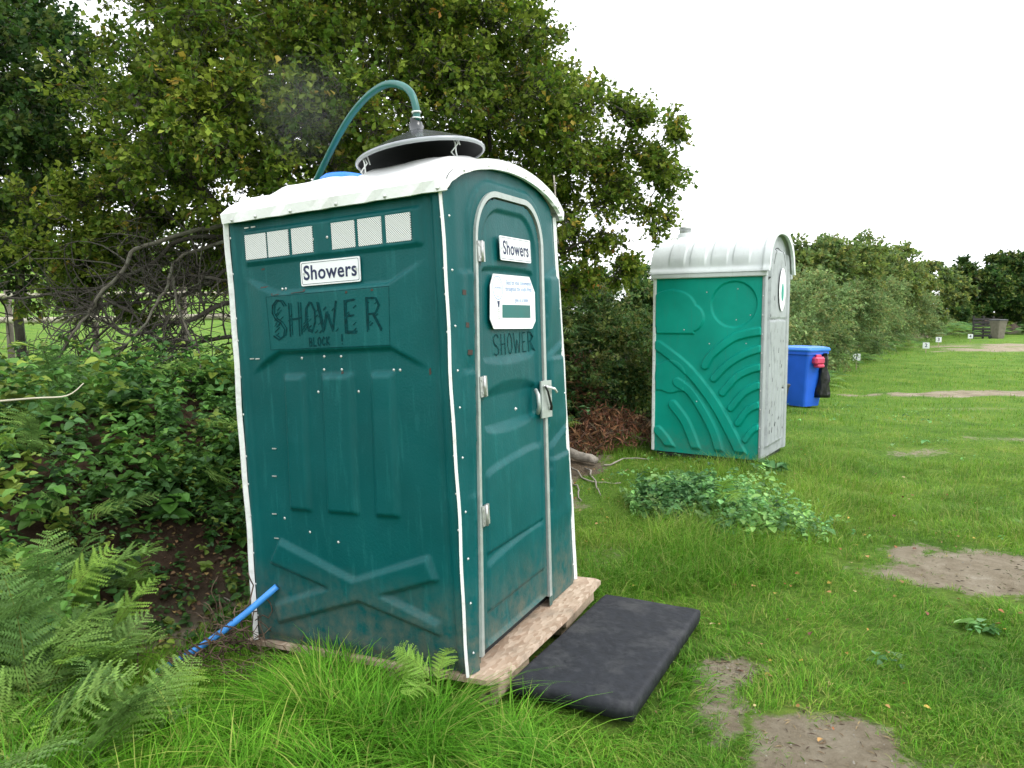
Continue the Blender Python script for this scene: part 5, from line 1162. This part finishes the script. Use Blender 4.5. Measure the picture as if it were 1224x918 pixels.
# yellow bramble arching in from the left edge and dangling vine by the roof
stick('bramble_stem', smooth_pts([at(-30, 482, 3.9), at(40, 476, 3.9), at(80, 473, 3.95), at(100, 458, 4.0)], 4), .006, 'rail', 'thin yellow bramble shoot arching in from the left edge', 'bramble stem')
stick('dead_vine', smooth_pts([at(662, 210, 5.5), at(664, 240, 5.4), at(662, 262, 5.4), at(668, 292, 5.4)], 4), .006, 'deadwood', 'dry twig hanging from the hawthorn right of the white roof', 'twig')

# ------------------------------------------------------------------ second cabin
W2, D2, H2 = 1.0512, 1.2242, 2.0147
C2 = Matrix.Translation((2.4215, 8.6641, .03)) @ Matrix.Rotation(.9944, 4, 'Z')
cab2 = empty('toilet_cabin', mw=C2); tag(cab2, 'upright bright green portable toilet with pale arched roof and grey door', 'portable toilet')
def h2(v, z):
    h = up(np.hypot(v-.325, z-1.665)-.245, -.026, .012)
    cl = np.minimum.reduce([np.hypot((v-1.02)/1.25, z-1.60)-.235, np.hypot(v-.80, z-1.52)-.155, sd_poly(v, z, [(.75, 1.345), (1.19, 1.345), (1.19, 1.60), (.75, 1.60)])]); h = h + up(cl, .028, .012)
    h = h + up(np.minimum(np.hypot(v-1.02, z-.86)-.185, sd_poly(v, z, [(.86, .70), (1.19, .70), (1.19, 1.0), (.9, 1.0)])), .022, .012)
    bands = [([(1.17, 1.21), (.84, .97), (.553, .65), (.357, .345), (.2, .05)], .11), ([(.62, 1.0), (.54, 1.13), (.3, 1.315), (.035, 1.38)], .085), ([(.52, .86), (.37, 1.02), (.2, 1.13), (.035, 1.195)], .075),
             ([(.42, .71), (.28, .88), (.15, .96), (.035, 1.0)], .075), ([(.325, .55), (.21, .70), (.12, .77), (.035, .81)], .075), ([(.245, .39), (.15, .53), (.035, .60)], .07), ([(.165, .21), (.1, .31), (.035, .36)], .06),
             ([(.93, .80), (.78, .70), (.61, .46), (.50, .25), (.44, .05)], .095), ([(.985, .545), (.86, .40), (.78, .25), (.70, .05)], .10), ([(1.16, .24), (1.08, .16), (1.0, .05)], .10)]
    for P, w_ in bands: h = h + up(d_line(v, z, smooth_pts(P, 5))-w_/2, .032, .012)
    m = sstep(.015, .03, v)*sstep(D2-.01, D2-.03, v)*sstep(.04, .09, z)
    return np.clip(h, -.03, .036)*m + .002*(fbm(v, z, 1, 3)-.5)
side2 = panel('side_panel', np.linspace(0, D2, 170)[::-1], np.linspace(0, H2, 260), lambda v, z: (-W2/2-h2(v, z), -D2/2+v, z), M['emerald'], cab2)
panel('side_panel', np.linspace(0, D2, 20), np.linspace(0, H2, 20), lambda v, z: (W2/2+0*v, -D2/2+v, z), M['emerald'], cab2)
ar2 = lambda x: H2-.03 + .44*np.sqrt(np.clip(1-((np.asarray(x)-W2/2)/(W2/2))**2, 0, 1))
def f2h(x, z):
    h = up(np.abs(x-W2/2)-(W2/2-.09), -.022, .014)
    d = sd_poly(x, z, [(.17, .12), (W2-.17, .12), (W2-.17, 2.05), (W2-.3, 2.25), (.3, 2.25), (.17, 2.05)]); h = h + up(d, .030, .012)
    for k in range(5):
        P = smooth_pts([(.22+k*.14, .12), (.20+k*.15, .5), (.30+k*.12, .9-k*.05), (.2+k*.17, 1.35-k*.16)], 4); h = h - up(d_line(x, z, P)-.012, .014, .012)*(d < -.02)
    return h - .012*(np.abs(z-1.5) < .008)*(d < 0)
panel('front_panel', np.linspace(0, W2, 90), np.linspace(0, 1, 170), lambda x, t: (-W2/2+x, -D2/2-.01-f2h(x, t*ar2(x)), t*ar2(x)), M['grey_panel'], cab2)
panel('back_panel', np.linspace(0, W2, 30)[::-1], np.linspace(0, 1, 20), lambda x, t: (-W2/2+x, D2/2+0*x, t*ar2(x)), M['emerald'], cab2)
mb = MB(); n = 20; mb.add([(-W2/2+.62+.15*math.cos(2*PI*k/n), -D2/2-.033, 1.83+.24*math.sin(2*PI*k/n)) for k in range(n)], [tuple(range(n))], 0); mb.add([(-W2/2+.62+.05*math.cos(2*PI*k/n), -D2/2-.035, 1.80+.10*math.sin(2*PI*k/n)) for k in range(n)], [tuple(range(n))], 1)
mb.build('sticker', [M['sign'], M['emerald']], cab2)
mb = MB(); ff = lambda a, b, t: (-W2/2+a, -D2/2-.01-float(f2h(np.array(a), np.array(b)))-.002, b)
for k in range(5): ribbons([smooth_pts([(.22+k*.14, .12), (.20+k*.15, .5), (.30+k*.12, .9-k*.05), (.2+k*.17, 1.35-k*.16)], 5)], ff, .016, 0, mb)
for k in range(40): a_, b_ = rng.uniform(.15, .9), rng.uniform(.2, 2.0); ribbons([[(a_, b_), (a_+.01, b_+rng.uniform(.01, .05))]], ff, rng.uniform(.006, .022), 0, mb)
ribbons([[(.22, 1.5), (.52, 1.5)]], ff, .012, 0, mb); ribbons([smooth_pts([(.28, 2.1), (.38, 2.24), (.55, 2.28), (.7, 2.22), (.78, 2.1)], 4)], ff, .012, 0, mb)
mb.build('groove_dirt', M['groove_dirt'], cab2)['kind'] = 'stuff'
mb = MB()
for sx, sy in ((-1, -1), (-1, 1), (1, -1), (1, 1)):
    mb = MB(); mb.box((sx*(W2/2+.004), sy*(D2/2-.006), H2/2-.01), (.028, .034, H2-.03), bev=.006); mb.build('corner_strip', M['white'] if sy > 0 else M['grey_panel'], cab2)
def roof2(t, v):      # t 0..1 over the arch from left eave to right eave
    a = PI*(1-t); rib = .014*sstep(.018, .0, np.abs(((v-.14)/.72*4) % 1-.5)-.36)*(v > .13)*(v < .87)*sstep(.03, .12, t)*sstep(.97, .88, t); e = .045
    flange = .05*sstep(.065, .05, v) + .0*v
    R1, R2 = W2/2+e*.6+flange*.55+rib, .44+flange*.7+rib
    ca = np.cos(a); x = R1*np.sign(ca)*np.abs(ca)**.85; z = H2-.005 + R2*np.sin(a)**.95
    lip = sstep(.045, .0, t)+sstep(.955, 1, t); x = x+np.sign(ca)*.030*lip; return x, -D2/2-.055+(D2+.10)*v, z
panel('roof', np.linspace(0, 1, 110), np.linspace(0, 1, 150), roof2, M['roof2'], cab2)
mb = MB()
for v0, v1, o_ in ((0, .0, .0),):
    T_ = np.linspace(0, 1, 40); A_ = [roof2(np.array(t), np.array(0.)) for t in T_]; vs = [(float(x), float(y), float(z)) for x, y, z in A_]+[(float(x)*.90, float(y), H2-.02+(float(z)-H2+.02)*.88) for x, y, z in A_]
    vs += [(x, y+.03, z) for x, y, z in vs[40:]]
    mb.add(vs, [(k, k+1, 40+k+1, 40+k) for k in range(39)]+[(40+k, 40+k+1, 80+k+1, 80+k) for k in range(39)])
mb.build('roof_edge', M['roof2'], cab2)
for s in (-1, 1):
    mb = MB(); mb.box((s*(W2/2+.032), 0, H2-.03), (.03, D2+.06, .055), bev=.008); mb.build('eave', M['roof2'], cab2)
mb = MB(); mb.lathe([(.10, -.06), (.085, .05), (.072, .06), (.070, .07)], 16, 0, Matrix.Translation((-.12, D2/2-.20, H2+.41))); mb.lathe([(.066, .065), (.066, .11), (.072, .11), (.072, .135), (.02, .14)], 16, 1, Matrix.Translation((-.12, D2/2-.20, H2+.41)))
mb.build('vent_pipe', [M['roof2'], M['steel']], cab2)
mb = MB()
for v, z in [(.29, 1.83), (.15, 1.55), (.18, 1.25), (.58, 1.24), (.3, 1.5), (.62, 1.8), (.86, 1.39), (.7, .6)] + [(D2-.012, z_) for z_ in np.arange(.2, 2, .28)] + [(.012, z_) for z_ in np.arange(.15, 2, .2)]:
    x_ = -W2/2-float(h2(np.array(v), np.array(z)))-(.018 if v < .02 or v > D2-.02 else 0); mb.add([(x_-.002, -D2/2+v+.008*math.cos(k*PI/3), z+.008*math.sin(k*PI/3)) for k in range(6)]+[(x_-.009, -D2/2+v, z)], [(k, (k+1) % 6, 6) for k in range(6)])
mb.build('bolt', M['bolt'], cab2)['kind'] = 'stuff'
mb = MB(); mb.box((0, 0, -.02), (W2-.08, D2-.08, .06)); mb.build('skid', M['bin_dark'], cab2)

# ------------------------------------------------------------------ bins
def wheelie(loc, rz, s, body, lid_c, label, lidlabel=None):
    t = empty('wheelie_bin', loc, rz); tag(t, label, 'wheelie bin'); mb = MB()
    def ring(w, d, z, y=0): return [(x*s, (q_+y)*s, z*s) for x, q_ in rrect(w, d, .05, 3)]
    secs = [(.42, .46, .02), (.44, .49, .12), (.50, .58, .60), (.545, .66, .90), (.545, .66, .93), (.585, .70, .93), (.585, .70, .985)]
    vs = []; n = 16
    for w, d, z in secs: vs += ring(w, d, z)
    F_ = [(i*n+k, i*n+(k+1) % n, i*n+n+(k+1) % n, i*n+n+k) for i in range(len(secs)-1) for k in range(n)]; F_ += [tuple(range(n-1, -1, -1)), tuple((len(secs)-1)*n+k for k in range(n))]
    mb.add(vs, F_); mb.build('body', M[body], t)
    mb = MB(); vs = []
    for w, d, z in ((.60, .72, .987), (.61, .73, 1.01), (.58, .70, 1.045), (.40, .5, 1.065)): vs += ring(w, d, z, -.01)
    mb.add(vs, [(i*n+k, i*n+(k+1) % n, i*n+n+(k+1) % n, i*n+n+k) for i in range(3) for k in range(n)]+[tuple(3*n+k for k in range(n)), tuple(range(n-1, -1, -1))]); mb.build('lid', M[lid_c], t)
    mb = MB(); mb.tube([(-.25*s, .40*s, .97*s), (.25*s, .40*s, .97*s)], .016*s, 8)
    for g in (-1, 1): mb.tube([(g*.22*s, .34*s, .95*s), (g*.22*s, .40*s, .97*s)], .016*s, 6)
    mb.build('handle', M[lid_c], t)
    for g in (-1, 1):
        mb = MB(); mb.lathe([(.001, -.025), (.09, -.025), (.1, -.015), (.1, .015), (.09, .025), (.001, .025)], 20, 0, Matrix.Translation((g*.26*s, .24*s, .10*s)) @ Matrix.Rotation(PI/2, 4, 'Y') @ Matrix.Scale(s, 4)); mb.build('wheel', M['bin_dark'], t)
    return t
bz = float(zg(4.75, 12.9))
wheelie((5.02, 12.95, bz), .55, .98, 'blue_bin', 'lid_blue', 'bright blue wheelie bin standing behind the pale grey cabin door')
wheelie((4.30, 12.1, float(zg(4.30, 12.1))), .3, .46, 'bin_dark', 'bin_dark', 'small charcoal bin with dark lid half hidden between the cabin and the blue bin')
c = at(978, 431, 12.6); mb = MB(); mb.box(c, (.20, .14, .13), M=Matrix.Rotation(.3, 3, 'Z'), bev=.03); mb.box((c[0]+.02, c[1], c[2]-.09), (.15, .12, .06), M=Matrix.Rotation(.3, 3, 'Z'), bev=.02); mb.box((c[0], c[1], c[2]+.08), (.09, .06, .04), bev=.01)
tag(mb.build('pink_caddy', M['pink']), 'small pink plastic caddy hooked on the side of the blue bin', 'caddy')
mb = MB(); P = []; n = 16
top_c = at(985, 422, 12.75); 
for i in range(14):
    t = i/13; cx, cy, cz = top_c[0]+.01*math.sin(i), top_c[1], top_c[2]*(1-t)+.16*t; wx = .05+.07*t
    for k in range(n): a = 2*PI*k/n; P.append((cx+wx*math.cos(a)*(1+.25*math.sin(k*2.3+i*.7)), cy+.06*math.sin(a)*(1+.2*math.sin(k*3)), cz))
mb.add(P, [(i*n+k, i*n+(k+1) % n, i*n+n+(k+1) % n, i*n+n+k) for i in range(13) for k in range(n)]+[tuple(range(n)), tuple(13*n+k for k in range(n))], 0, True)
tag(mb.build('bin_bag', M['bag']), 'limp black bin bag hanging down right of the blue bin', 'bin bag')

# ------------------------------------------------------------------ pitch markers
for (px, py, Y, num), lb in (((1024, 427, 21, '1'), 'nearest small white pitch marker at the hedge foot'), ((1107, 413, 30, '2'), 'second nearest small white pitch marker along the hedge'), ((1122, 406, 35, '3'), 'small white pitch marker just beyond the second one'), ((1160, 402, 41, '4'), 'farthest small white pitch marker at the end of the hedge')):
    c = at(px, py, Y); z0 = float(zg(c[0], c[1])); s = .19 if Y < 30 else .24; t = empty('pitch_marker', (c[0], c[1], z0), -.45); tag(t, lb, 'pitch marker', 'numbered pitch markers along the hedge')
    zc = max(c[2]-z0, .16); mb = MB(); mb.box((0, 0, zc), (s, .012, s), bev=.004)
    V, F_ = text_mesh(num, s*.85, .004); mb.add([(x, -.0075, y+zc) for x, y, z in V], F_, 1); mb.build('plate', [M['sign'], M['navy']], t)
    mb = MB(); mb.box((0, .014, zc/2-.05), (.03, .016, zc+.12)); mb.build('stake', M['wood'], t)

# ------------------------------------------------------------------ far corner: black pallets, grey green bin
c = at(1176, 393, 46); z0 = float(zg(c[0], c[1])); t = empty('pallet_stack', (c[0], c[1], z0), .1); tag(t, 'dark timber pallet screen leaning under the far tree', 'pallet')
for k in range(6): mb = MB(); mb.box((0, 0, .18+k*.2), (1.5, .05, .13), M=Matrix.Rotation(.015*((k % 3)-1), 3, 'Y')); mb.build('plank', M['dkwood'], t)
for x_ in (-.65, 0, .65): mb = MB(); mb.box((x_, .06, .68), (.09, .08, 1.36)); mb.build('post', M['dkwood'], t)
c = at(1193, 392, 45); wheelie((c[0], c[1], float(zg(c[0], c[1]))), .2, 1.1, 'post', 'bin_dark', 'far off grey green bin standing beside the dark pallet')
# ------------------------------------------------------------------ paddock fence behind the hawthorn
fe = empty('paddock_fence', (-6, 12, float(zg(-6, 12)))); tag(fe, 'pale paddock rails on dark posts seen under the hawthorn at left', 'fence')
fz = float(zg(-6, 12))
for (ya, yb, r_) in ((355, 350, .035), (384, 378, .05)):
    a, b = at(-90, ya, 12.5), at(330, yb, 11.5); n_ = 4
    for k in range(n_):
        p, q_ = a+(b-a)*k/n_, a+(b-a)*(k+.99)/n_; mb = MB(); P = wav([p, q_], .012, 5); mb.tube([x_-np.array([-6, 12, fz]) for x_ in P], r_, 8); mb.build('rail', M['rail'], fe)
for k in range(5):
    a, b = at(-90, 345, 12.62), at(330, 341, 11.62); p = a+(b-a)*k/4; z0 = float(zg(p[0], p[1]))-.2; mb = MB(); mb.tube([(p[0]+6, p[1]-12, z0-fz), (p[0]+6, p[1]-12, p[2]-fz)], .055, 8); mb.build('post', M['post'], fe)
# far hedges and trees on the hill
def far_strip(name, label, P0, P1, h, n, leaf, pal):
    t = rng.random(n); P0, P1 = np.array(P0, float), np.array(P1, float); x = P0[0]+(P1[0]-P0[0])*t; y = P0[1]+(P1[1]-P0[1])*t; k = .6+.8*vnoise(x, y, 0, .12)
    bl = [(xx_, yy_, float(zg(xx_, yy_))+h*kk*.45, h*kk*.6) for xx_, yy_, kk in zip(x[:40], y[:40], k[:40])]
    o, *_ = foliage(name, bl, n, 7, leaf, leaf*2, pal); tag(o, kind='stuff'); return o
far_strip('woodland', None, (-70, 78), (-10, 88), 3.2, 2600, .5, DARK+OLIVE)
far_strip('woodland', None, (-40, 44), (-24, 48), 1.4, 700, .22, DARK)

# ------------------------------------------------------------------ faint steam beside the hose
def steam():
    c = at(362, 128, 4.5); mb = MB(); mb.lathe([(.001, -.42), (.22, -.30), (.34, 0), (.28, .25), (.001, .42)], 12, 0, Matrix.Translation(c)); m = bpy.data.materials.new('steam'); m.use_nodes = True; N, L = m.node_tree.nodes, m.node_tree.links
    N.remove(N['Principled BSDF']); pv = N.new('ShaderNodeVolumePrincipled'); pv.inputs['Color'].default_value = (.95, .96, 1, 1); L.new(pv.outputs[0], N['Material Output'].inputs['Volume'])
    tcx = N.new('ShaderNodeTexCoord'); n1 = N.new('ShaderNodeTexNoise'); n1.inputs['Scale'].default_value = 6; L.new(tcx.outputs['Object'], n1.inputs['Vector'])
    vm = N.new('ShaderNodeVectorMath'); vm.operation = 'DISTANCE'; L.new(tcx.outputs['Object'], vm.inputs[0]); vm.inputs[1].default_value = tuple(c)
    mr = N.new('ShaderNodeMapRange'); mr.inputs['From Min'].default_value = .05; mr.inputs['From Max'].default_value = .36; mr.inputs['To Min'].default_value = .22; mr.inputs['To Max'].default_value = 0; L.new(vm.outputs['Value'], mr.inputs['Value'])
    mu = N.new('ShaderNodeMath'); mu.operation = 'MULTIPLY'; L.new(mr.outputs['Result'], mu.inputs[0]); L.new(n1.outputs['Fac'], mu.inputs[1]); L.new(mu.outputs[0], pv.inputs['Density'])
    tag(mb.build('steam', m), kind='stuff')
steam()
